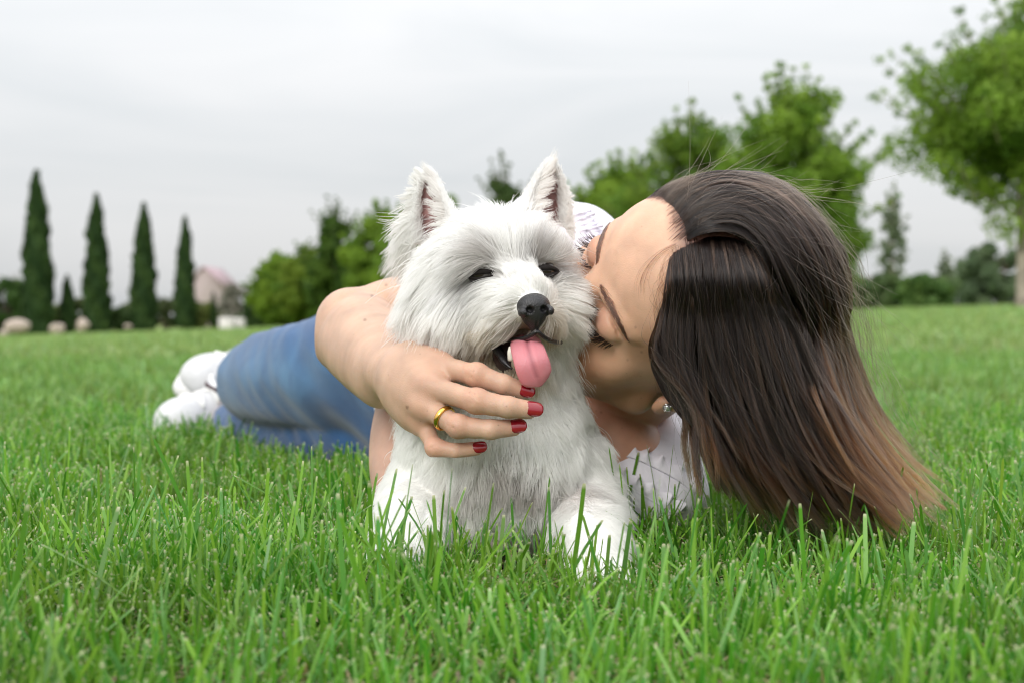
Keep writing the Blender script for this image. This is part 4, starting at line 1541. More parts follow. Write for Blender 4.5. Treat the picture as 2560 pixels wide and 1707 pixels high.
# ---- mouth: dark inside, black lips, teeth, tongue
MOUTHM = principled('mouth_lining', (0.022, 0.014, 0.014), 0.45, noise=(120, (0.05, 0.022, 0.022)))
LIPM = principled('lip', (0.012, 0.011, 0.012), 0.35, bump=(500, 0.4, 0.001))
TOOTHM = principled('tooth', (0.80, 0.77, 0.68), 0.25)
v_, f_ = ball(W(1282, 884, 1.062), (0.020, 0.0150, 0.0165), np.array([[0.2, 1, 0], [-1, 0.2, 0.05], [0, 0.0, 1]], float))
mesh_obj('mouth_lining', v_, f_, MOUTHM, dog)
lip_l = [W(1208, 842, 1.063), W(1228, 856, 1.052), W(1248, 882, 1.042), W(1262, 905, 1.034), W(1280, 922, 1.029)]
v_, f_ = tube(spline(lip_l, 16), np.interp(np.linspace(0, 1, 16), [0, 0.3, 0.7, 1], [0.0016, 0.0034, 0.0028, 0.0006]), 10)
mesh_obj('lower_lip', v_, f_, LIPM, dog)
for up_ in ([W(1212, 842, 1.060), W(1240, 845, 1.045), W(1280, 850, 1.030), W(1320, 842, 1.020), W(1343, 828, 1.0155)], [W(1343, 828, 1.0155), W(1365, 846, 1.022), W(1385, 854, 1.038), W(1402, 856, 1.058)]):
    v_, f_ = tube(spline(up_, 14), 0.0016, 8)
    mesh_obj('upper_lip', v_, f_, LIPM, dog)


def tooth(root, tip, r):
    root, tip = np.asarray(root), np.asarray(tip)
    v_, f_ = tube(spline([root, root * 0.5 + tip * 0.5 + np.array([0, -0.0008, 0]), tip], 7), np.interp(np.linspace(0, 1, 7), [0, 0.6, 1], [r, r * 0.85, r * 0.35]), 10)
    mesh_obj('tooth', v_, f_, TOOTHM, dog)


tooth(W(1279, 898, 1.0275), W(1275, 866, 1.0255), 0.0030)

m, nt, o = new_mat('tongue')
TONGM = m
b = N(nt, 'ShaderNodeBsdfPrincipled')
tc = N(nt, 'ShaderNodeTexCoord')
at = N(nt, 'ShaderNodeAttribute', attribute_name='col')
LK(nt, at.outputs['Color'], b.inputs['Base Color'])
b.inputs['Roughness'].default_value = 0.42
b.inputs['Subsurface Weight'].default_value = 0.4
b.inputs['Subsurface Radius'].default_value = (1.0, 0.3, 0.25)
b.inputs['Subsurface Scale'].default_value = 0.003
vr = N(nt, 'ShaderNodeTexVoronoi', i_Scale=1500.0)
LK(nt, tc.outputs['Object'], vr.inputs['Vector'])
bp = N(nt, 'ShaderNodeBump', i_Strength=0.35, i_Distance=0.0005)
LK(nt, vr.outputs['Distance'], bp.inputs['Height'])
LK(nt, bp.outputs[0], b.inputs['Normal'])
LK(nt, b.outputs[0], o.inputs[0])
tcen = spline([W(1312, 846, 1.060), W(1316, 853, 1.038), W(1318, 868, 1.0215), W(1328, 902, 1.0135), W(1339, 936, 1.0155), W(1346, 957, 1.0205)], 30)
thw = 0.93 * np.interp(np.linspace(0, 1, 30), [0, 0.35, 0.5, 0.7, 0.85, 0.93, 0.97, 1.0], [0.0105, 0.0128, 0.0132, 0.0138, 0.0130, 0.0108, 0.0080, 0.0030])
tt = unit(np.gradient(tcen, axis=0))
vs, cl = [], []
NB = 28
for i in range(30):
    side = unit(np.cross(tt[i], np.array([0.05, -1.0, 0.25])))
    if side[0] < 0:
        side = -side
    nn_ = np.cross(tt[i], side)
    if nn_[1] > 0:
        nn_ = -nn_
    for j in range(NB):
        a_ = 2 * math.pi * j / NB
        c_, s_ = math.cos(a_), math.sin(a_)
        hgt = 0.0030 * s_
        if s_ > 0:
            hgt -= 0.0026 * math.exp(-(c_ / 0.13) ** 2) * (1 - 0.75 * i / 29)        # middle groove
            hgt += 0.0016 * (1 - c_ * c_)
        vs.append(tcen[i] + side * c_ * thw[i] + nn_ * hgt)
        g_ = math.exp(-(c_ / 0.09) ** 2) * (s_ > 0) * (0.55 if i < 24 else 0.2)
        cl.append((np.array([0.60, 0.215, 0.245]) * (1 - g_) + np.array([0.30, 0.08, 0.10]) * g_) * (0.62 + 0.38 * min(1, i / 14)))
fs = []
for i in range(29):
    for j in range(NB):
        fs.append((i * NB + j, i * NB + (j + 1) % NB, (i + 1) * NB + (j + 1) % NB, (i + 1) * NB + j))
cap = (29 * NB + np.arange(NB))[None, :]
mesh_obj('tongue', np.array(vs), [np.array(fs)[:, ::-1], cap[:, ::-1]], TONGM, dog, colors=np.array(cl))

# ---- ears: cupped triangles of real thickness
EAROUT = principled('ear_skin', (0.80, 0.77, 0.74), 0.8)
EARIN = principled('inner_ear', (0.30, 0.155, 0.14), 0.6, noise=(110, (0.19, 0.095, 0.09)))


def ear(left_edge, right_edge, depth, lean):
    n_, k_ = 22, 17
    le, re = spline(left_edge, n_), spline(right_edge, n_)
    fr_, bk_ = np.zeros((n_, k_, 3)), np.zeros((n_, k_, 3))
    for i in range(n_):
        s_ = i / (n_ - 1)
        for j in range(k_):
            t_ = j / (k_ - 1)
            p = le[i] * (1 - t_) + re[i] * t_
            bow = 4 * t_ * (1 - t_)
            p = p + np.array([0, depth * bow * (1 - 0.8 * s_), 0])
            fr_[i, j] = p + np.array([0, -0.0012, 0])
            bk_[i, j] = p + np.array([0, 0.0018, 0]) + np.array([(t_ - 0.5) * 0.003, 0, 0])
    vs = np.concatenate([fr_.reshape(-1, 3), bk_.reshape(-1, 3)])
    idx = np.arange(n_ * k_).reshape(n_, k_)
    q = np.stack([idx[:-1, :-1], idx[:-1, 1:], idx[1:, 1:], idx[1:, :-1]], -1).reshape(-1, 4)
    off = n_ * k_
    rim = list(idx[:, 0]) + list(idx[-1, 1:]) + list(idx[-2::-1, -1]) + list(idx[0, -2:0:-1])
    rq = np.array([(rim[j], rim[(j + 1) % len(rim)], rim[(j + 1) % len(rim)] + off, rim[j] + off) for j in range(len(rim))])
    qa = np.vstack([q, q[:, ::-1] + off, rq])
    inner = np.zeros((n_ - 1, k_ - 1), int)
    inner[:, 2:-2] = 1
    fm = np.concatenate([inner.ravel(), np.zeros(len(q), int), np.zeros(len(rq), int)])
    mesh_obj('ear', vs, qa, EAROUT, dog, mats=[EAROUT, EARIN], fmat=fm)
    return fr_, bk_, qa, vs, fm


earL = ear([W(1034, 612, 1.118), W(1038, 540, 1.120), W(1049, 470, 1.124), W(1067, 428, 1.128)],
           [W(1136, 560, 1.092), W(1114, 505, 1.104), W(1092, 455, 1.116), W(1072, 428, 1.127)], 0.020, 0)
earR = ear([W(1314, 520, 1.108), W(1335, 468, 1.118), W(1356, 428, 1.126), W(1375, 406, 1.132)],
           [W(1414, 568, 1.132), W(1411, 502, 1.134), W(1397, 440, 1.135), W(1380, 406, 1.133)], 0.020, 0)
# ================================================================== hair and fur
def hair_mat(name, rough=0.3, radial=0.4, diffuse=0.0, coat=0.0, rnd=0.1, ior=1.55):
    m, nt, o = new_mat(name)
    at = N(nt, 'ShaderNodeAttribute', attribute_name='col')
    h = N(nt, 'ShaderNodeBsdfHairPrincipled')
    h.model = 'CHIANG'
    h.parametrization = 'COLOR'
    LK(nt, at.outputs['Color'], h.inputs['Color'])
    h.inputs['Roughness'].default_value = rough
    h.inputs['Radial Roughness'].default_value = radial
    h.inputs['Coat'].default_value = coat
    h.inputs['IOR'].default_value = ior
    h.inputs['Random Roughness'].default_value = rnd
    if diffuse > 0:
        d = N(nt, 'ShaderNodeBsdfDiffuse')
        LK(nt, at.outputs['Color'], d.inputs[0])
        t = N(nt, 'ShaderNodeBsdfTranslucent')
        LK(nt, at.outputs['Color'], t.inputs[0])
        dm = N(nt, 'ShaderNodeMixShader')
        dm.inputs[0].default_value = 0.35
        LK(nt, d.outputs[0], dm.inputs[1])
        LK(nt, t.outputs[0], dm.inputs[2])
        mx = N(nt, 'ShaderNodeMixShader')
        mx.inputs[0].default_value = diffuse
        LK(nt, h.outputs[0], mx.inputs[1])
        LK(nt, dm.outputs[0], mx.inputs[2])
        LK(nt, mx.outputs[0], o.inputs[0])
    else:
        LK(nt, h.outputs[0], o.inputs[0])
    return m


FURM = hair_mat('white_fur', 0.45, 0.6, diffuse=0.62)
HAIRM = hair_mat('brown_hair', 0.20, 0.30, ior=1.36)
DARKH = hair_mat('lash_hair', 0.3, 0.4)


def clump(pts, roots, ratio, amount, r, power=1.4):
    n, k, _ = pts.shape
    m_ = max(1, int(n / ratio))
    cs = r.choice(n, m_, replace=False)
    kd = KDTree(m_)
    for i, c_ in enumerate(cs):
        kd.insert(roots[c_], i)
    kd.balance()
    near = np.array([kd.find(tuple(p))[1] for p in roots])
    tgt = pts[cs[near]]
    s = np.linspace(0, 1, k)[None, :, None] ** power
    am = (amount * r.uniform(0.5, 1.0, n))[:, None, None] * s
    # follow the clump's shape rather than its place near the root
    return pts + (tgt - pts) * am, near


def grow(roots, nrm, dirs, lens, lift, r, k=8, jitter=0.22, droop=0.25, wob=0.10, freq=70, seed=1):
    """strands that leave the skin with some lift and lie down along dirs"""
    n = len(roots)
    tang = dirs - (dirs * nrm).sum(1, keepdims=True) * nrm * 0.9
    tang = unit(tang + noise3(roots, freq, seed) * jitter + r.normal(size=(n, 3)) * jitter * 0.45)
    lift = np.broadcast_to(np.asarray(lift, float), (n,))[:, None]
    d0 = unit(tang * (1 - lift) + nrm * lift * 1.6)
    d1 = unit(tang * 0.8 + dirs * 0.5 + np.array([0, 0, -1.0]) * droop)
    L = (lens * r.uniform(0.72, 1.12, n))[:, None]
    pts = np.zeros((n, k, 3))
    p = roots.copy()
    pts[:, 0] = p
    w1 = noise3(roots, freq * 2.2, seed + 5) * wob
    for i in range(1, k):
        t = i / (k - 1)
        d = unit(d0 * (1 - t) + d1 * t + w1 * math.sin(3.1 * t))
        p = p + d * L / (k - 1)
        pts[:, i] = p
    return pts


def idw(points, apos, aval, pw=3.0):
    out = np.zeros((len(points), aval.shape[1]))
    for i in range(0, len(points), 20000):
        d2 = ((points[i:i + 20000, None, :] - apos[None]) ** 2).sum(-1) + 1e-5
        w = d2 ** (-pw / 2)
        w /= w.sum(1, keepdims=True)
        out[i:i + 20000] = w @ aval
    return out


# anchors: photo pixel where a lock grows, direction in the picture (right, down), depth, length cm, lift
ANCH = [
    (1330, 735, -0.3, -1.0, 0.3, 1.3, 0.35), (1300, 700, -0.6, -0.9, 0.3, 1.9, 0.45), (1350, 705, 0.4, -0.9, 0.3, 1.9, 0.45),
    (1285, 655, -0.25, -1.0, 0.2, 2.6, 0.45), (1330, 640, 0.35, -1.0, 0.3, 2.6, 0.4),
    (1255, 600, -0.7, -0.6, 0.2, 3.0, 0.3), (1210, 560, -0.9, 0.5, 0.1, 3.8, 0.3), (1290, 560, 0.5, -0.6, 0.3, 3.0, 0.3),
    (1250, 520, -0.1, -1.0, 0.3, 2.8, 0.45), (1330, 540, 0.9, -0.2, 0.3, 3.0, 0.25), (1380, 590, 1.0, 0.25, 0.2, 3.0, 0.25),
    (1150, 590, -0.75, 0.75, 0.0, 4.6, 0.3), (1120, 650, -0.55, 0.95, 0.0, 5.0, 0.35), (1180, 630, -0.8, 0.6, 0.0, 3.6, 0.3),
    (1090, 700, -0.60, 0.9, 0.0, 5.2, 0.45), (1085, 770, -0.45, 1.0, -0.05, 5.0, 0.45), (1100, 840, -0.25, 1.0, -0.1, 4.2, 0.4),
    (1160, 720, -0.50, 0.95, -0.1, 4.4, 0.35), (1165, 790, -0.45, 1.0, -0.1, 4.0, 0.4), (1180, 850, -0.35, 1.0, -0.1, 3.0, 0.35),
    (1225, 715, -0.70, 0.75, 0.0, 3.2, 0.3), (1235, 770, -0.75, 0.75, 0.0, 3.2, 0.35), (1235, 810, -0.75, 0.8, 0.0, 2.6, 0.35),
    (1280, 745, -0.95, 0.35, 0.1, 2.2, 0.3), (1280, 800, -0.8, 0.8, 0.1, 2.0, 0.3), (1300, 825, -0.55, 0.9, 0.0, 1.3, 0.25),
    (1345, 835, 0.1, 1.0, 0.0, 0.9, 0.25), (1385, 800, 0.65, 0.85, 0.1, 2.2, 0.3), (1375, 830, 0.35, 1.0, 0.0, 1.8, 0.3),
    (1395, 745, 1.0, 0.25, 0.1, 2.8, 0.35), (1400, 780, 0.95, 0.55, 0.1, 3.0, 0.35), (1410, 830, 0.55, 0.95, 0.1, 3.0, 0.35),
    (1410, 710, 1.0, -0.1, 0.1, 2.8, 0.35), (1420, 860, 0.3, 1.0, 0.0, 2.8, 0.3),
    (1250, 930, 0.15, 1.0, -0.15, 2.0, 0.3), (1300, 950, 0.2, 1.0, -0.15, 2.0, 0.25), (1200, 910, -0.1, 1.0, -0.1, 2.4, 0.3),
    (1340, 955, 0.1, 1.0, 0.0, 1.6, 0.25),
    (1200, 1000, 0.0, 1.0, 0.0, 1.8, 0.2), (1350, 1040, 0.2, 1.0, 0.0, 2.0, 0.22), (1290, 1090, 0.05, 1.0, -0.1, 2.2, 0.28),
    (1230, 1150, 0.1, 1.0, -0.1, 1.9, 0.3), (1320, 1170, -0.2, 1.0, -0.1, 2.2, 0.3), (1400, 1120, 0.6, 0.8, -0.1, 2.4, 0.3),
    (1150, 1150, -0.3, 1.0, 0.0, 1.8, 0.25), (1075, 1160, -0.6, 0.85, 0.0, 1.5, 0.22), (1040, 1230, -0.6, 0.85, 0.0, 1.6, 0.25),
    (1440, 1200, 0.7, 0.75, 0.0, 2.4, 0.3), (1470, 1280, 0.4, 1.0, 0.0, 1.7, 0.22), (1500, 1360, 0.25, 1.0, -0.2, 1.5, 0.25), (1005, 1330, -0.35, 1.0, -0.2, 1.9, 0.3),
    (1300, 1240, 0.0, 1.0, 0.0, 2.0, 0.35), (1200, 1240, 0.1, 1.0, 0.0, 1.8, 0.35)]
ap, avl = [], []
for (u_, v_, du, dv_, dy, ln, lf) in ANCH:
    h_ = hit(dog_tree, u_, v_)
    if h_ is None:
        h_ = W(u_, v_, 1.10)
    ap.append(h_)
    avl.append(list(unit(np.array([du, dy, -dv_]))) + [ln / 100, lf])
for (p_, d_, ln, lf) in [((-0.03, 1.18, 0.25), (0, 0.7, -0.5), 3.0, 0.3), ((-0.08, 1.15, 0.20), (-0.6, 0.3, -0.8), 4.0, 0.4), ((0.04, 1.17, 0.2), (0.5, 0.4, -0.8), 3.0, 0.3),
                         ((-0.04, 1.25, 0.17), (-0.1, 0.9, -0.3), 2.5, 0.25), ((-0.12, 1.3, 0.08), (-0.6, 0.4, -0.7), 2.5, 0.3), ((-0.08, 1.4, 0.16), (0, 0.9, -0.3), 2.5, 0.25), ((0.03, 1.3, 0.09), (0.6, 0.4, -0.7), 2.5, 0.3)]:
    ap.append(np.array(p_))
    avl.append(list(unit(np.array(d_))) + [ln / 100, lf])
ap, avl = np.array(ap), np.array(avl)

nose_tip = dl((9.0, 0, -2.1))
mouth_pts = np.array([W(1290, 885, 1.045), W(1265, 875, 1.05), W(1320, 890, 1.04), W(1240, 858, 1.055), W(1350, 890, 1.045)])


def keep(p):
    k_ = np.ones(len(p), bool)
    for s_ in (-1, 1):
        e_ = (p - EYE[s_] - DR[0] * 0.006) @ DR.T
        k_ &= ((e_[:, 1] / 0.0118) ** 2 + ((e_[:, 2]) / 0.0060) ** 2 + (e_[:, 0] / 0.016) ** 2) > 1
    k_ &= np.linalg.norm(p - NOSE_C, axis=1) > 0.0125
    for q in mouth_pts:
        k_ &= np.linalg.norm((p - q) * np.array([1, 0.6, 1.3]), axis=1) > 0.0115
    return k_


def w_head(c, n_):
    w = np.where(c[:, 2] > 0.155, 1.0, 0.0) * np.where(c[:, 1] < 1.17, 1.0, 0.35)
    return w * np.where(n_[:, 1] < 0.45, 1.0, 0.35)


def w_body(c, n_):
    w = np.where(c[:, 2] <= 0.165, 1.0, 0.0) * np.where(c[:, 1] < 1.16, 1.0, 0.22)
    return w * np.where(n_[:, 2] > -0.75, 1.0, 0.1)


hand_kd = None
for nm, wf, cnt, ratio, amt, rad, k_ in (('head_fur', w_head, 62000, 26, 0.72, 0.00021, 9), ('body_fur', w_body, 60000, 30, 0.6, 0.00019, 7)):
    rt, nr = sample_surface(dv, dq, cnt, wf)
    kp = keep(rt)
    rt, nr = rt[kp], nr[kp]
    va = idw(rt, ap, avl)
    dirs = unit(va[:, :3])
    pts = grow(rt, nr, dirs, va[:, 3], va[:, 4], rng, k=k_, jitter=0.24 if nm == 'head_fur' else 0.30, droop=0.22, wob=0.16, freq=85, seed=3)
    pts, near = clump(pts, rt, ratio, amt, rng)
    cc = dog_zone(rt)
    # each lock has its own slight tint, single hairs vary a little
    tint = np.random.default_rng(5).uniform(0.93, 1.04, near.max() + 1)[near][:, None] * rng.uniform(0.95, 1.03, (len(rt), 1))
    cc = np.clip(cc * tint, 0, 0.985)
    # no hair may lie over the eyes, the nose leather or the open mouth
    mid = pts[:, k_ // 2:]
    bad = np.zeros(len(rt), bool)
    for s_ in (-1, 1):
        e_ = (mid - EYE[s_]) @ DR.T
        bad |= ((np.abs(e_[..., 1]) < 0.0095) & (np.abs(e_[..., 2] + 0.0005) < 0.0042) & (e_[..., 0] > -0.01)).any(1)
    e_ = (mid - NOSE_C) @ DR.T
    bad |= ((np.abs(e_[..., 1]) < 0.0105) & (e_[..., 2] < 0.009) & (e_[..., 2] > -0.009) & (e_[..., 0] > -0.004)).any(1)
    for q in (W(1270, 884, 1.04), W(1310, 880, 1.03), W(1325, 915, 1.015), W(1345, 880, 1.03), W(1340, 935, 1.015), W(1345, 900, 1.015)):
        bad |= (np.linalg.norm((mid - q) * np.array([1, 0.35, 1]), axis=2) < 0.0100).any(1)
    pts, cc = pts[~bad], cc[~bad]
    rr = np.interp(np.linspace(0, 1, k_), [0, 0.5, 1.0], [rad, rad * 0.85, rad * 0.22])
    curves_obj(nm, pts, rr, FURM, dog, cc)

# ---- loose guard hairs that stand off the coat
rt, nr = sample_surface(dv, dq, 2600, lambda c, n_: w_head(c, n_) * (n_[:, 1] < 0.3) + 0.25 * w_body(c, n_))
kp = keep(rt)
rt, nr = rt[kp], nr[kp]
va = idw(rt, ap, avl)
pg = grow(rt, nr, unit(va[:, :3]), va[:, 3] * rng.uniform(0.9, 1.45, len(rt)), va[:, 4] + 0.12, rng, k=9, jitter=0.55, droop=0.1, wob=0.35, freq=130, seed=23)
pg, _ = clump(pg, rt, 4, 0.7, rng)
bad = np.zeros(len(rt), bool)
for s_ in (-1, 1):
    e_ = (pg - EYE[s_]) @ DR.T
    bad |= ((np.abs(e_[..., 1]) < 0.010) & (np.abs(e_[..., 2]) < 0.0055) & (e_[..., 0] > -0.01)).any(1)
for q in (NOSE_C, W(1270, 884, 1.04), W(1310, 880, 1.03), W(1325, 915, 1.015), W(1345, 880, 1.03), W(1340, 935, 1.015), W(1345, 900, 1.015)):
    bad |= (np.linalg.norm((pg - q) * np.array([1, 0.35, 1]), axis=2) < 0.0115).any(1)
pg = pg[~bad]
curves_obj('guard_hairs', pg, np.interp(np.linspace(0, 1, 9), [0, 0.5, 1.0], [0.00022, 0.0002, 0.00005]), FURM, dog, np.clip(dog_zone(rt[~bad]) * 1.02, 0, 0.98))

# ---- ears: short velvet, longer fringes along the edges, wisps inside
ear_pts, ear_col = [], []
for which, (fr_, bk_, qa, vs, fm) in ((-1, earL), (1, earR)):
    n_, k_ = fr_.shape[:2]
    cen = vs.mean(0)
    up = unit(fr_[-1].mean(0) - fr_[0].mean(0))

    def wf(c, nn_):
        return np.ones(len(c))
    qn = len(qa)
    rimq = qa[fm == 0]
    rt, nr = sample_surface(vs, rimq, 5200, None)
    dirs = unit(np.tile(up, (len(rt), 1)) + 0.55 * nr + 0.25 * rng.normal(size=rt.shape))
    hgt = (rt - fr_[0].mean(0)) @ up
    lens = np.interp(hgt, [0, 0.02, 0.05], [0.010, 0.006, 0.005])
    p1 = grow(rt, nr, dirs, lens, 0.35, rng, k=7, jitter=0.35, droop=-0.1, wob=0.2, freq=120, seed=9)
    ear_pts.append(p1)
    ear_col.append(np.tile([0.87, 0.865, 0.85], (len(rt), 1)))
    # fringe on the outer edge
    edge = fr_[:, 0] if which < 0 else fr_[:, -1]
    m_ = 1100 if which < 0 else 600
    t_ = rng.random(m_) ** 1.25 * 0.92
    i_ = np.minimum((t_ * (n_ - 1)).astype(int), n_ - 2)
    f_ = (t_ * (n_ - 1) - i_)[:, None]
    rt = edge[i_] * (1 - f_) + edge[i_ + 1] * f_ + rng.normal(size=(m_, 3)) * 0.0012
    nr = np.tile(np.array([which * 1.0, -0.25, 0.1]), (m_, 1))
    if which < 0:
        a_ = np.interp(t_, [0, 0.3, 0.7, 0.92], [0.55, 0.28, -0.25, -0.9])
        dirs = unit(np.column_stack([-np.ones(m_), np.full(m_, 0.1), -a_]))
        lens = np.interp(t_, [0, 0.25, 0.6, 0.92], [0.046, 0.042, 0.020, 0.007])
    else:
        a_ = np.interp(t_, [0, 0.5, 0.92], [0.5, 0.0, -1.0])
        dirs = unit(np.column_stack([np.ones(m_) * 0.8, np.full(m_, 0.1), -a_]))
        lens = np.interp(t_, [0, 0.3, 0.92], [0.016, 0.011, 0.006])
    p2 = grow(rt, unit(nr), dirs, lens, 0.15, rng, k=7, jitter=0.22, droop=0.05, wob=0.2, freq=160, seed=12)
    p2, _ = clump(p2, rt, 16, 0.96, rng, 0.8)
    ear_pts.append(p2)
    ear_col.append(np.tile([0.87, 0.865, 0.84], (m_, 1)))
    # wisps from the inner edge across the cup
    m_ = 380
    edge = fr_[:, -2] if which < 0 else fr_[:, 1]
    t_ = rng.random(m_) * 0.75
    i_ = np.minimum((t_ * (n_ - 1)).astype(int), n_ - 2)
    f_ = (t_ * (n_ - 1) - i_)[:, None]
    rt = edge[i_] * (1 - f_) + edge[i_ + 1] * f_ + rng.normal(size=(m_, 3)) * 0.0015
    dirs = unit(np.column_stack([np.full(m_, which * 0.75), np.full(m_, -0.25), np.interp(t_, [0, 0.75], [-0.1, 1.0])]))
    p3 = grow(rt, np.tile([0, -1.0, 0], (m_, 1)), dirs, np.full(m_, 0.017), 0.2, rng, k=7, jitter=0.3, droop=-0.05, wob=0.2, freq=160, seed=14)
    p3, _ = clump(p3, rt, 14, 0.75, rng)
    ear_pts.append(p3)
    ear_col.append(np.tile([0.86, 0.84, 0.81], (m_, 1)))
curves_obj('ear_fur', np.concatenate(ear_pts), np.interp(np.linspace(0, 1, 7), [0, 0.5, 1], [0.00026, 0.00024, 0.00005]), FURM, dog, np.concatenate(ear_col))

# ---- a few long guard hairs and dark whiskers
wp, wc = [], []
for (u_, v_, y_, du, dv_, ln, dark) in [(1290, 720, 1.03, -0.7, -0.5, 0.012, 1), (1330, 690, 1.04, 0.6, -0.8, 0.011, 1), (1360, 700, 1.04, 0.7, -0.6, 0.010, 1), 
                                        (1205, 650, 1.05, 0.7, 0.8, 0.022, 0), (1210, 640, 1.05, 0.6, 0.9, 0.022, 0), 
                                        (1280, 965, 1.02, 0.1, 1, 0.014, 0), (1290, 960, 1.02, -0.15, 1, 0.016, 0), (1030, 725, 1.08, 0.5, -0.6, 0.006, 1)]:
    p0 = W(u_, v_, y_)
    d_ = unit(np.array([du, -0.25, -dv_]))
    t_ = np.linspace(0, 1, 6)[:, None]
    wp.append(p0 + d_ * ln * t_ + np.array([0, 0, -0.25]) * ln * t_ ** 2)
    wc.append([0.05, 0.05, 0.05] if dark else [0.88, 0.87, 0.85])
curves_obj('whiskers', np.array(wp), np.interp(np.linspace(0, 1, 6), [0, 1], [0.00032, 0.0001]), FURM, dog, np.array(wc))

# ================================================================== the woman's hair
SKC, SKR = np.array([-0.6, 0, 4.4]), np.array([9.3, 7.3, 8.3])


def skull_push(p, off):
    """keeps points outside the skull (off cm above the skin)"""
    q = (to_hl(p) - SKC) / (SKR + off[..., None])
    r_ = np.linalg.norm(q, axis=-1, keepdims=True)
    q2 = np.where(r_ < 1, q / np.maximum(r_, 1e-6), q)
    return hl(q2 * (SKR + off[..., None]) + SKC)


def skull_hit(u, v, off):
    o_ = (to_hl(np.array(CAMP)) - SKC) / (SKR + off)
    d_ = ((W(u, v, 1.0) - np.array(CAMP)) @ HR.T * 100) / (SKR + off)
    a_, b_, c_ = d_ @ d_, 2 * o_ @ d_, o_ @ o_ - 1
    disc = b_ * b_ - 4 * a_ * c_
    t_ = (-b_ - math.sqrt(disc)) / (2 * a_) if disc > 0 else -b_ / (2 * a_)
    return np.array(CAMP) + (W(u, v, 1.0) - np.array(CAMP)) * t_


def guide(pts, off=0.9, m_=26, hang=False):
    out = []
    for i, p in enumerate(pts):
        if hang and i > 0:
            y_ = skull_hit(p[0], p[1], off)[1]
            low = min(q[1] for q in out)
            out.append(W(p[0], p[1], min(y_, low - (0.0015 if i > 3 else 0))))      # falls free from where the head is widest
        elif len(p) == 3:
            out.append(W(*p))
        else:
            out.append(skull_hit(p[0], p[1], 0.12 if i == 0 else off))
    g = spline(out, 80)
    seg = np.r_[0, np.cumsum(np.linalg.norm(np.diff(g, axis=0), axis=1))]
    t = np.linspace(0, 1, m_) ** 1.15 * seg[-1]
    return np.column_stack([np.interp(t, seg, g[:, a]) for a in range(3)])


GA = np.array([guide(g, hang=True) for g in [
    [(1682, 614), (1676, 700), (1660, 790), (1640, 880), (1676, 940), (1734, 1000, 1.060), (1762, 1080, 1.065), (1788, 1160, 1.065), (1815, 1240, 1.06)],
    [(1688, 606), (1694, 700), (1690, 800), (1690, 890), (1718, 960, 1.045), (1764, 1050, 1.040), (1785, 1140, 1.038), (1840, 1240, 1.035)],
    [(1722, 594), (1730, 700), (1735, 820), (1742, 930, 1.020), (1772, 1040, 1.016), (1825, 1150, 1.014), (1890, 1250, 1.012), (1935, 1315, 1.01)],
    [(1770, 588), (1785, 700), (1803, 820), (1828, 940, 1.010), (1870, 1060, 1.006), (1927, 1170, 1.004), (1997, 1270, 1.002), (2042, 1330, 1.0)],
    [(1825, 594), (1850, 700), (1882, 820), (1920, 940, 1.010), (1967, 1060, 1.006), (2027, 1170, 1.004), (2102, 1270, 1.002), (2152, 1330, 1.0)],
    [(1870, 608), (1905, 710), (1945, 830), (1985, 950, 1.018), (2035, 1070, 1.012), (2095, 1175, 1.008), (2170, 1270, 1.004), (2230, 1330, 1.0)],
    [(1910, 632), (1955, 730), (2000, 850), (2045, 970, 1.032), (2095, 1085, 1.024), (2150, 1180, 1.016), (2225, 1275, 1.01), (2290, 1325, 1.005)]]])
GB = np.array([guide(g, 1.15) for g in [
    [(1700, 602), (1762, 560), (1840, 560), (1905, 615), (1955, 720), (2000, 850), (2050, 985, 1.04), (2110, 1115, 1.035), (2185, 1235, 1.03), (2260, 1320, 1.02)],
    [(1692, 580), (1752, 512), (1840, 508), (1925, 555), (1990, 660), (2035, 800), (2080, 950, 1.06), (2135, 1095, 1.055), (2210, 1215, 1.05), (2290, 1300, 1.04)],
    [(1668, 556), (1732, 484), (1832, 470), (1938, 510), (2022, 612), (2068, 750), (2100, 905, 1.09), (2145, 1060, 1.085), (2220, 1190, 1.075), (2300, 1280, 1.06)],
    [(1640, 538), (1700, 470), (1805, 450), (1922, 475), (2028, 570), (2082, 705), (2112, 865, 1.12), (2150, 1025, 1.12), (2215, 1165, 1.11), (2300, 1265, 1.09)],
    [(1600, 522), (1678, 462), (1800, 444), (1930, 468), (2042, 572), (2095, 730, 1.16), (2122, 900, 1.17), (2160, 1060, 1.17), (2225, 1185, 1.16), (2310, 1260, 1.13)]]])


def lookup(Gd, a):
    """a (n,k) fractional guide index at each of the k points"""
    n, k = a.shape
    a = np.clip(a, -0.5, len(Gd) - 0.80)
    i = np.clip(np.floor(a).astype(int), 0, len(Gd) - 2)
    f = (a - i)[..., None]
    j = np.arange(k)[None, :].repeat(n, 0)
    return Gd[i, j] * (1 - f) + Gd[i + 1, j] * f


K_ = 26
sK = np.linspace(0, 1, K_)


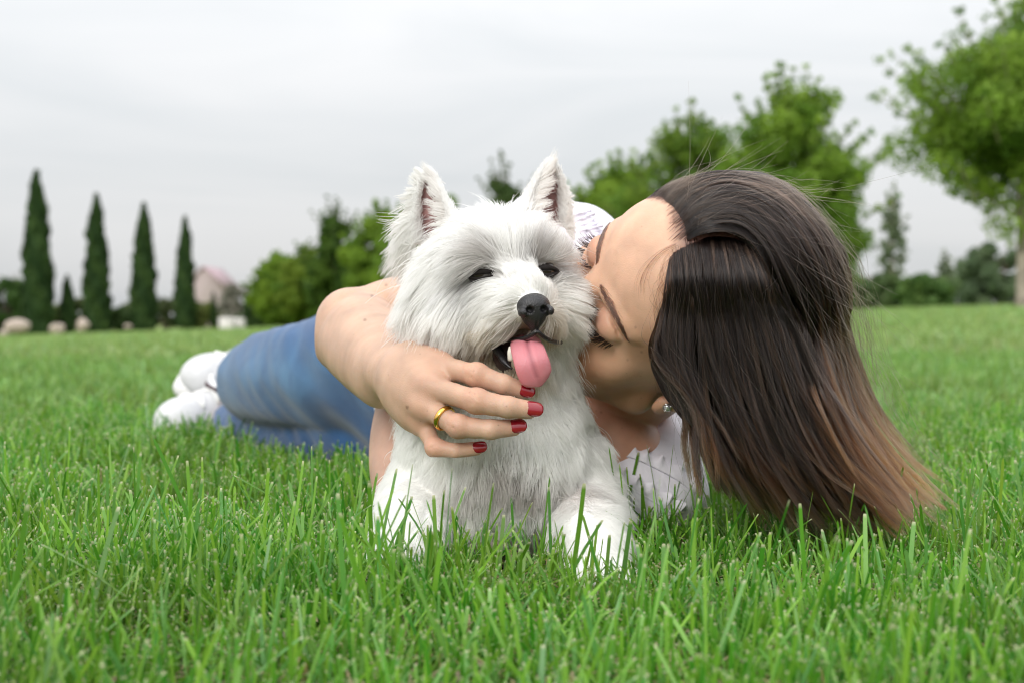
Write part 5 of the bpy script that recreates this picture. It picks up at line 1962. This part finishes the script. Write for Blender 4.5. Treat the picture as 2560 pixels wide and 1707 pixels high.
def locks(Gd, n, nclust, layer, r, tuck, loose=1.0):
    ca = np.sort(r.random(nclust) * (len(Gd) - 1))
    ci = r.integers(0, nclust, n)
    spread = r.normal(size=n) * 0.16 / loose
    # strands gather into locks towards their ends; every lock drifts sideways a little
    drift = r.normal(size=(nclust, 2)) * np.array([0.10, 0.14]) * loose
    a = ca[ci][:, None] + spread[:, None] * (1.0 - 0.78 * sK[None] ** 0.7) + drift[ci, 0:1] * np.sin(sK[None] * 3.0 + ci[:, None]) + drift[ci, 1:2] * sK[None] ** 2
    p = lookup(Gd, a)
    lay = (r.random(nclust)[ci] * 0.75 + r.random(n) * 0.25)            # 0 under .. 1 on top
    if loose > 1:
        lay = 0.95 + 0.25 * lay
    off = 0.25 + layer * lay
    grow_ = np.clip(sK / 0.18, 0, 1)[None]
    p = skull_push(p, off[:, None] * grow_ + 0.05)
    # volume below the head: deeper layers hang further from the viewer
    back = (1 - lay)[:, None] * tuck * np.clip((sK[None] - 0.30) / 0.5, 0, 1)
    p[..., 1] += back
    wv = np.sin(sK[None] * r.uniform(4, 9, nclust)[ci][:, None] + r.random(nclust)[ci][:, None] * 6.28) * 0.0022 * sK[None]
    p[..., 0] += wv
    p += (r.normal(size=(n, 1, 3)) * 0.0011) * sK[None, :, None] + noise3(p + ci[:, None, None] * 0.37, 26, 4) * 0.0030 * sK[None, :, None]
    # loose ends: some locks swing out of the fall
    sw = r.normal(size=(nclust, 3)) * np.array([0.016, 0.008, 0.006]) * (r.random((nclust, 1)) < 0.4)
    p += sw[ci][:, None] * np.clip((sK - 0.45) / 0.55, 0, 1)[None, :, None] ** 2
    # unequal ends
    cut = np.clip(r.uniform(0.80, 1.0, nclust)[ci] + r.normal(size=n) * 0.03, 0.7, 1.0)
    t_ = sK[None] * cut[:, None] * (K_ - 1)
    i0 = np.minimum(t_.astype(int), K_ - 2)
    f = (t_ - i0)[..., None]
    row = np.arange(n)[:, None]
    p = p[row, i0] * (1 - f) + p[row, i0 + 1] * f
    p[..., 2] = np.maximum(p[..., 2], 0.012)
    return p, ci, lay


def hair_color(n, ci, lay, r, warm):
    root = np.array([0.0050, 0.0030, 0.0026])
    mid = np.array([0.0082, 0.0046, 0.0035])
    tip = np.array([0.150, 0.050, 0.0115])
    nc = ci.max() + 1
    start = (0.62 + 0.42 * r.random(nc) ** 0.8)[ci] - warm * 0.30
    start = start[:, None] + r.normal(size=(n, 1)) * 0.10
    t = np.clip((sK[None] - start) / 0.42, 0, 1)[..., None] ** 1.3
    m_ = np.clip(sK[None] / 0.35, 0, 1)[..., None]
    c = (root * (1 - m_) + mid * m_) * (1 - t) + tip * t * (0.35 + 0.65 * r.random(nc)[ci][:, None, None])
    hi = ((r.random(n) < 0.10) | (r.random(nc)[ci] < 0.12))[:, None, None]
    c = np.where(hi, c * 1.0 + np.array([0.045, 0.0255, 0.0170]), c)
    return c * r.uniform(0.7, 1.3, (n, 1, 1))


rh = np.random.default_rng(21)
# short roots all over the visible scalp, combed away from the parting
part_l = np.array([skull_hit(u_, v_, 0.0) for (u_, v_) in ((1686, 606), (1740, 592), (1800, 592), (1860, 606), (1910, 634), (1960, 680))])
hl_ = to_hl(hv)
rs_p, rs_n = sample_surface(hv, hq, 30000, lambda c, n_: scalp_mask(to_hl(c)) * (n_[:, 1] < 0.3))
pd = part_l[np.argmin(((rs_p[:, None] - part_l[None]) ** 2).sum(-1), 1)]
sidev = (rs_p - pd)
below = (rs_p[:, 2] < pd[:, 2])
rdir = np.where(below[:, None], np.array([0.12, 0.0, -1.0]), np.array([0.75, 0.15, 0.65]))
okp = np.linalg.norm(sidev, axis=1) > 0.0030
rs_p, rs_n, rdir = rs_p[okp], rs_n[okp], rdir[okp]
root_pts = grow(rs_p, rs_n, unit(rdir), np.full(len(rs_p), 0.026), 0.10, rh, k=26, jitter=0.10, droop=0.0, wob=0.05, freq=40, seed=17)
pa, ca_, la_ = locks(GA, 24000, 190, 0.75, rh, 0.075)
pb, cb_, lb_ = locks(GB, 21000, 150, 1.0, rh, 0.055)
pc, cc_, lc_ = locks(GA, 2200, 95, 0.95, rh, 0.03, 3.6)       # loose wisps lying across the fall
pd_, cd_, ld_ = locks(GB, 2000, 85, 1.2, rh, 0.03, 3.0)
hair_p = np.concatenate([pa, pb, pc, pd_])
warmB = np.clip(cb_ / 150.0 * 1.2, 0, 1)
hair_c = np.concatenate([hair_color(len(pa), ca_, la_, rh, 0.3 * ca_ / 190), hair_color(len(pb), cb_, lb_, rh, warmB), hair_color(len(pc), cc_, lc_, rh, 0.4) * 1.35 + 0.004, hair_color(len(pd_), cd_, ld_, rh, 0.5) * 1.35 + 0.004])
# stray hairs
ns_ = 420
g_ = np.where(rh.random(ns_) < 0.45, 0, 1)
ps = np.concatenate([lookup(GA, np.tile(rh.random((int((g_ == 0).sum()), 1)) * 6, (1, K_))), lookup(GB, np.tile(rh.random((int((g_ == 1).sum()), 1)) ** 0.6 * 4, (1, K_)))])
ps = skull_push(ps, np.full(ps.shape[:2], 0.9) * np.clip(sK / 0.15, 0, 1)[None])
amp = rh.normal(size=(len(ps), 1, 3)) * np.array([0.022, 0.012, 0.018])
ps += amp * (sK[None, :, None] ** 1.2) + noise3(ps + rh.random((len(ps), 1, 1)) * 9, 16, 8) * 0.008 * np.clip(sK * 2, 0, 1)[None, :, None]
ps[..., 2] = np.maximum(ps[..., 2], 0.015)
# short fly-aways standing off the top of the head
nf = 260
base_a = rh.random((nf, 1)) * 3.9
st = lookup(GB, np.tile(base_a, (1, K_)))
pick = rh.integers(2, 15, nf)
p0 = st[np.arange(nf), pick]
p0 = skull_push(p0[:, None], np.full((nf, 1), 1.2))[:, 0]
outw = unit((to_hl(p0) - SKC) @ HR)
tng = unit(st[np.arange(nf), pick + 2] - st[np.arange(nf), pick])
ln_ = rh.uniform(0.012, 0.05, (nf, 1, 1))
t_ = sK[None, :, None]
crl = rh.normal(size=(nf, 1, 3)) * 0.5
pf = p0[:, None] + ln_ * (t_ * (tng[:, None] * 0.9 + outw[:, None] * rh.uniform(0.1, 0.75, (nf, 1, 1)) + rh.normal(size=(nf, 1, 3)) * 0.3) + t_ ** 2 * (crl + tng[:, None] * 0.3 - np.array([0, 0, 0.25])))
# a thin lock and baby hairs loose on the forehead
fh = []
for j in range(64):
    o_ = rh.normal(size=2) * 4
    uvs = [(1690 + o_[0], 612 + o_[1]), (1652 + o_[0], 632 + o_[1]), (1618 + o_[0] * 1.6, 668 + o_[1]), (1603 + o_[0] * 2, 705 + o_[1] * 2), (1604 + o_[0] * 2.5, 735 + o_[1] * 3)]
    if j > 10:
        d_ = rh.uniform(-40, 260)
        uvs = [(1684 - max(0, d_ - 150) * 0.15, 640 + d_ * 0.7), (1665 - max(0, d_ - 150) * 0.15 + rh.normal() * 6, 665 + d_ * 0.75), (1652 - max(0, d_ - 150) * 0.15 + rh.normal() * 10, 705 + d_ * 0.8), (1655 + rh.normal() * 12, 755 + d_ * 0.8), (1662 + rh.normal() * 10, 800 + d_ * 0.8)]
    q = []
    for (u_, v_) in uvs:
        h_ = hit(head_tree, u_, v_)
        if h_ is not None:
            q.append(h_ + (np.array(CAMP) - h_) * 0.002)
    if len(q) >= 3:
        fh.append(spline(q, K_))
fh = np.array(fh)
extra = np.concatenate([ps, pf, fh])
ecol = np.tile(np.array([0.055, 0.032, 0.020]), (len(extra), K_, 1)) * rh.uniform(0.5, 1.5, (len(extra), 1, 1))
ecol[:len(ps)] *= (0.6 + 1.3 * sK[None, :, None])
ecol[-len(fh):] *= 0.5
allp = np.concatenate([hair_p, extra, root_pts])
allc = np.concatenate([hair_c, ecol, np.tile(np.array([0.009, 0.0055, 0.0047]), (len(root_pts), K_, 1)) * rh.uniform(0.6, 1.8, (len(root_pts), 1, 1))])
rad = np.interp(sK, [0, 0.6, 1], [0.00017, 0.00016, 0.00006])
rads = np.tile(rad, (len(allp), 1))
rads[len(hair_p):] *= 0.5
rads[len(hair_p) + len(extra):] *= 1.0
curves_obj('hair', allp, rads, HAIRM, person, allc)

# the body of the hair underneath the strands
HB = SDF((-0.02, 0.98, 0.0), (0.34, 1.34, 0.34), 0.003)
for Gd, tk in ((GA, 0.035), (GB, 0.03)):
    for a_ in np.linspace(0.8 if Gd is GA else 0, len(Gd) - 1.01, (len(Gd) - 1) * 2 + 1):
        g = lookup(Gd, np.full((1, K_), a_))[0]
        g = skull_push(g, np.full(K_, 0.1))
        for t2 in (0.35, 1.0):
            q = g.copy()
            s2 = np.clip((sK - 0.25) / 0.4, 0, 1)
            q[:, 1] += 0.012 + s2 * tk * t2 * 2.0
            q = q[4:21]
            q[:, 2] = np.maximum(q[:, 2], 0.02)
            HB.chain(q, np.interp(np.arange(len(q)), [0, 4, 12, 16], [0.005, 0.012, 0.013, 0.004]), k=0.0)
# keep it under the skull surface so the scalp shows only at the parting
bv2, bq2 = HB.mesh(2)
del HB
qh = (to_hl(bv2) - SKC) / (SKR + 0.10)
inside = np.linalg.norm(qh, axis=1) < 1
HBM = principled('hair_mass', (0.018, 0.011, 0.009), 0.6, bump=(260, 0.6, 0.003))
mesh_obj('hair_mass', bv2, bq2, HBM, person)

# ---- brows and lashes
bp_, lp_, bc_ = [], [], []
rb = np.random.default_rng(31)
for s_ in (-1, 1):
    brow = spline([(9.2, s_ * 0.9, 3.30), (8.9, s_ * 2.3, 3.80), (8.4, s_ * 3.5, 3.85), (7.8, s_ * 4.6, 3.6), (6.9, s_ * 5.3, 3.0)], 60)
    for j in range(520):
        t = rb.random()
        i = int(t * 52)
        wd = np.interp(t, [0, 0.2, 0.6, 1], [0.16, 0.29, 0.22, 0.06])
        c_ = brow[i] + np.array([0, 0, rb.normal() * wd * 0.5])
        tg = unit(brow[min(i + 4, 59)] - brow[i])
        d_ = unit(tg + np.array([0.15, 0, np.interp(t, [0, 0.3, 1], [0.45, 0.12, -0.15])]) + rb.normal(size=3) * 0.12)
        L = rb.uniform(0.45, 0.75) * np.interp(t, [0, 0.3, 1], [0.8, 1, 0.7])
        ln = []
        for q in np.linspace(0, 1, 5):
            w_ = hl(c_ + d_ * L * q + tg * 0.12 * q * q)
            loc, nn_, idx, dist = head_tree.find_nearest(Vector(w_))
            ln.append(np.array(loc) + np.array(nn_) * (0.00015 + 0.0007 * math.sin(q * 2.2)))
        bp_.append(np.array(ln))
    lash = spline([(8.52, s_ * 1.85, 1.42), (8.97, s_ * 3.0, 1.00), (8.4, s_ * 4.0, 1.12), (7.5, s_ * 4.8, 1.42)], 60)
    for j in range(150 if s_ > 0 else 60):
        t = rb.random()
        i = int(t * 59)
        c_ = lash[i] + rb.normal(size=3) * 0.03
        out_ = unit(np.array([1.0, s_ * np.interp(t, [0, 1], [-0.25, 0.75]), -0.35]) + rb.normal(size=3) * 0.10)
        L = rb.uniform(0.8, 1.2) * np.interp(t, [0, 0.3, 0.8, 1], [0.6, 0.95, 1.15, 0.9])
        q = np.linspace(0, 1, 5)[:, None]
        lp_.append(hl(c_ + out_ * L * q + np.array([0.0, 0, 0.35]) * L * q ** 2))
eb_ = curves_obj('eyebrow', np.array(bp_), np.interp(np.linspace(0, 1, 5), [0, 1], [0.00014, 0.00005]), DARKH, person, np.tile([0.045, 0.024, 0.017], (len(bp_), 1)) * rb.uniform(0.6, 1.5, (len(bp_), 1)))
curves_obj('eyelash', np.array(lp_), np.interp(np.linspace(0, 1, 5), [0, 1], [0.00038, 0.00008]), DARKH, person, np.tile([0.004, 0.003, 0.003], (len(lp_), 1)))
# ================================================================== grass
GRASS = foliage_mat('grass_blade', trans=0.38, rough=0.38, spec=0.45)


def footprint(vlist, zmax=0.045, cell=0.008):
    occ = set()
    for v_ in vlist:
        low = v_[v_[:, 2] < zmax]
        for c_ in np.unique(np.floor(low[:, :2] / cell).astype(int), axis=0):
            occ.add((int(c_[0]), int(c_[1])))
    # fill between the rim cells row by row
    rows = {}
    for (i, j) in occ:
        rows.setdefault(j, []).append(i)
    return occ, cell


def in_foot(x, y, occ, cell):
    i = np.floor(x / cell).astype(int)
    j = np.floor(y / cell).astype(int)
    return np.array([(a, b_) in occ for a, b_ in zip(i.tolist(), j.tolist())])


# things lying on the lawn press the blades down: no blade grows inside these outlines
foot, fcell = footprint([dv[:, :], bv, tv, jv], 0.06)
solid_trees = None


def blades(n, y0, y1, hmean, hsd, wid, segs, r, edge=0.10, tuft=0.0, cull=True, lean=0.42, half=0.372, ga=(0.034, 0.195, 0.010), gb=(0.225, 0.43, 0.045)):
    y = np.sqrt(r.random(n) * (y1 ** 2 - y0 ** 2) + y0 ** 2)
    x = (r.random(n) * 2 - 1) * (y * half + edge)
    if tuft > 0:
        nt_ = max(8, n // 9)
        ty = np.sqrt(r.random(nt_) * (y1 ** 2 - y0 ** 2) + y0 ** 2)
        tx = (r.random(nt_) * 2 - 1) * (ty * half + edge)
        k = r.integers(0, nt_, n)
        sel = r.random(n) < 0.7
        x = np.where(sel, tx[k] + r.normal(size=n) * tuft, x)
        y = np.where(sel, ty[k] + r.normal(size=n) * tuft, y)
    if cull:
        ok = ~in_foot(x, y, foot, fcell)
        x, y = x[ok], y[ok]
        n = len(x)
    h = np.clip(r.normal(size=n) * hsd + hmean, hmean * 0.35, hmean * 2.0)
    # patches of longer and shorter growth
    h *= 1 + 0.22 * np.sin(x * 9 + 1.3 * np.sin(y * 7)) * np.sin(y * 11 + 0.7)
    az = r.random(n) * 6.283
    ln = np.abs(r.normal(size=n)) * lean + 0.08
    curl = r.uniform(-0.2, 0.6, n)
    d = np.column_stack([np.cos(az), np.sin(az), np.zeros(n)])
    side_a = az + r.normal(size=n) * 0.7 + math.pi / 2
    sd = np.column_stack([np.cos(side_a), np.sin(side_a), np.zeros(n)])
    w = wid * r.uniform(0.55, 1.3, n)
    z0 = terrain(x, y)
    root = np.column_stack([x, y, z0 - 0.004])
    cut = r.random(n) < 0.80                      # mown tips
    S_ = segs + 1
    P = np.zeros((n, S_, 2, 3))
    C = np.zeros((n, S_, 2, 3))
    hue = r.random((n, 1))
    g0 = np.array(ga) * (1 - hue) + np.array(gb) * hue
    pale = (r.random((n, 1)) < 0.24)
    g0 = np.where(pale, g0 * 0.6 + np.array([0.075, 0.150, 0.055]), g0)
    dry = (r.random((n, 1)) < 0.06) & (h < 0.038)[:, None]
    g0 = np.where(dry, np.array([0.36, 0.29, 0.13]), g0)
    pt = (np.sin(x * 13 + 2 * np.sin(y * 9)) * np.sin(y * 17 + 1.1 + np.sin(x * 6)))[:, None]
    g0 = g0 * (1 + 0.22 * pt) + np.array([0.035, 0.018, 0.0]) * np.clip(-pt, 0, 1)
    for i in range(S_):
        t = i / segs if segs < 5 else (0, 0.25, 0.5, 0.75, 0.96, 1.0)[i]
        hor = h * (ln * t + curl * ln * 1.2 * t * t)
        ver = h * np.sqrt(np.clip(1 - (ln * 0.6 * t) ** 2, 0.15, 1)) * t - h * 0.16 * curl * ln * t ** 3
        c_ = root + d * hor[:, None] + np.array([0, 0, 1.0]) * ver[:, None]
        prof = (0.75 + 0.5 * t) if t < 0.5 else 1.0 - 0.35 * (t - 0.5)
        tipw = np.where(cut, 0.62, 0.06)
        ww = w * (prof if t < 0.99 else 1.0) * (1 if t < 0.99 else tipw)
        P[:, i, 0] = c_ - sd * ww[:, None] * 0.5
        P[:, i, 1] = c_ + sd * ww[:, None] * 0.5
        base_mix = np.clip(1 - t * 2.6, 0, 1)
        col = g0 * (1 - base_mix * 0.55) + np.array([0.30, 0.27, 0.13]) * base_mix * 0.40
        if t > 0.99:
            col = np.where(cut[:, None], np.array([0.60, 0.58, 0.38]) if segs > 3 else col * 1.15 + 0.02, col * 1.15)
        C[:, i] = col[:, None, :]
    v = P.reshape(-1, 3)
    c = C.reshape(-1, 3)
    b_ = (np.arange(n) * S_ * 2)[:, None]
    f = []
    for i in range(segs):
        f.append(b_ + np.array([[2 * i, 2 * i + 1, 2 * i + 3, 2 * i + 2]]))
    return v, np.concatenate(f), c


rg = np.random.default_rng(77)
sets = [
    blades(33000, 0.55, 1.30, 0.037, 0.012, 0.0021, 5, rg, 0.08, 0.010, lean=0.52),
    blades(4500, 0.60, 1.45, 0.056, 0.012, 0.0023, 5, rg, 0.08, 0.0, lean=0.40),
    blades(420, 0.66, 1.30, 0.085, 0.012, 0.0027, 5, rg, 0.04, 0.0, lean=0.24),
    blades(34000, 1.30, 2.60, 0.042, 0.012, 0.0030, 5, rg, 0.12, 0.016),
    blades(36000, 2.60, 6.0, 0.046, 0.012, 0.0060, 3, rg, 0.2, 0.03, cull=False, ga=(0.10, 0.235, 0.035), gb=(0.215, 0.36, 0.075)),
    blades(34000, 6.0, 16.0, 0.050, 0.012, 0.016, 2, rg, 0.4, 0.08, cull=False, ga=(0.14, 0.245, 0.055), gb=(0.255, 0.355, 0.105)),
    blades(30000, 16.0, 60.0, 0.055, 0.014, 0.06, 2, rg, 1.0, 0.25, cull=False, ga=(0.14, 0.245, 0.055), gb=(0.255, 0.355, 0.105))]
# shed clippings and dead stems lying in the thatch
vs_, fs_, cs_ = [], [], []
n_ = 15000
y_ = np.sqrt(rg.random(n_) * (1.5 ** 2 - 0.55 ** 2) + 0.55 ** 2)
x_ = (rg.random(n_) * 2 - 1) * (y_ * 0.372 + 0.06)
az = rg.random(n_) * 6.283
L_ = rg.uniform(0.008, 0.030, n_)
d_ = np.column_stack([np.cos(az), np.sin(az), rg.normal(size=n_) * 0.35])
s_ = np.column_stack([-np.sin(az), np.cos(az), np.zeros(n_)]) * 0.0009
c0 = np.column_stack([x_, y_, rg.uniform(0.003, 0.026, n_)])
mid = c0 + np.column_stack([np.zeros((n_, 2)), rg.uniform(-0.002, 0.004, n_)])
P = np.stack([c0 - d_ * L_[:, None] / 2 - s_, c0 - d_ * L_[:, None] / 2 + s_, mid + s_ * 1.2, mid - s_ * 1.2, c0 + d_ * L_[:, None] / 2 + s_ * 0.6, c0 + d_ * L_[:, None] / 2 - s_ * 0.6], 1)
i_ = np.arange(n_)[:, None] * 6
cl = np.array([0.42, 0.34, 0.18]) * rg.uniform(0.45, 1.15, (n_, 1))
sets.append((P.reshape(-1, 3), np.concatenate([i_ + np.array([[0, 1, 2, 3]]), i_ + np.array([[3, 2, 4, 5]])]), np.repeat(cl, 6, 0)))
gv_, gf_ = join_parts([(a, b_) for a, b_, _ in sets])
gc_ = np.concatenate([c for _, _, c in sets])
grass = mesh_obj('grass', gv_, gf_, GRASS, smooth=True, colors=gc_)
set_props(grass, 'green mown lawn grass covering the whole park ground', 'grass', kind='stuff')
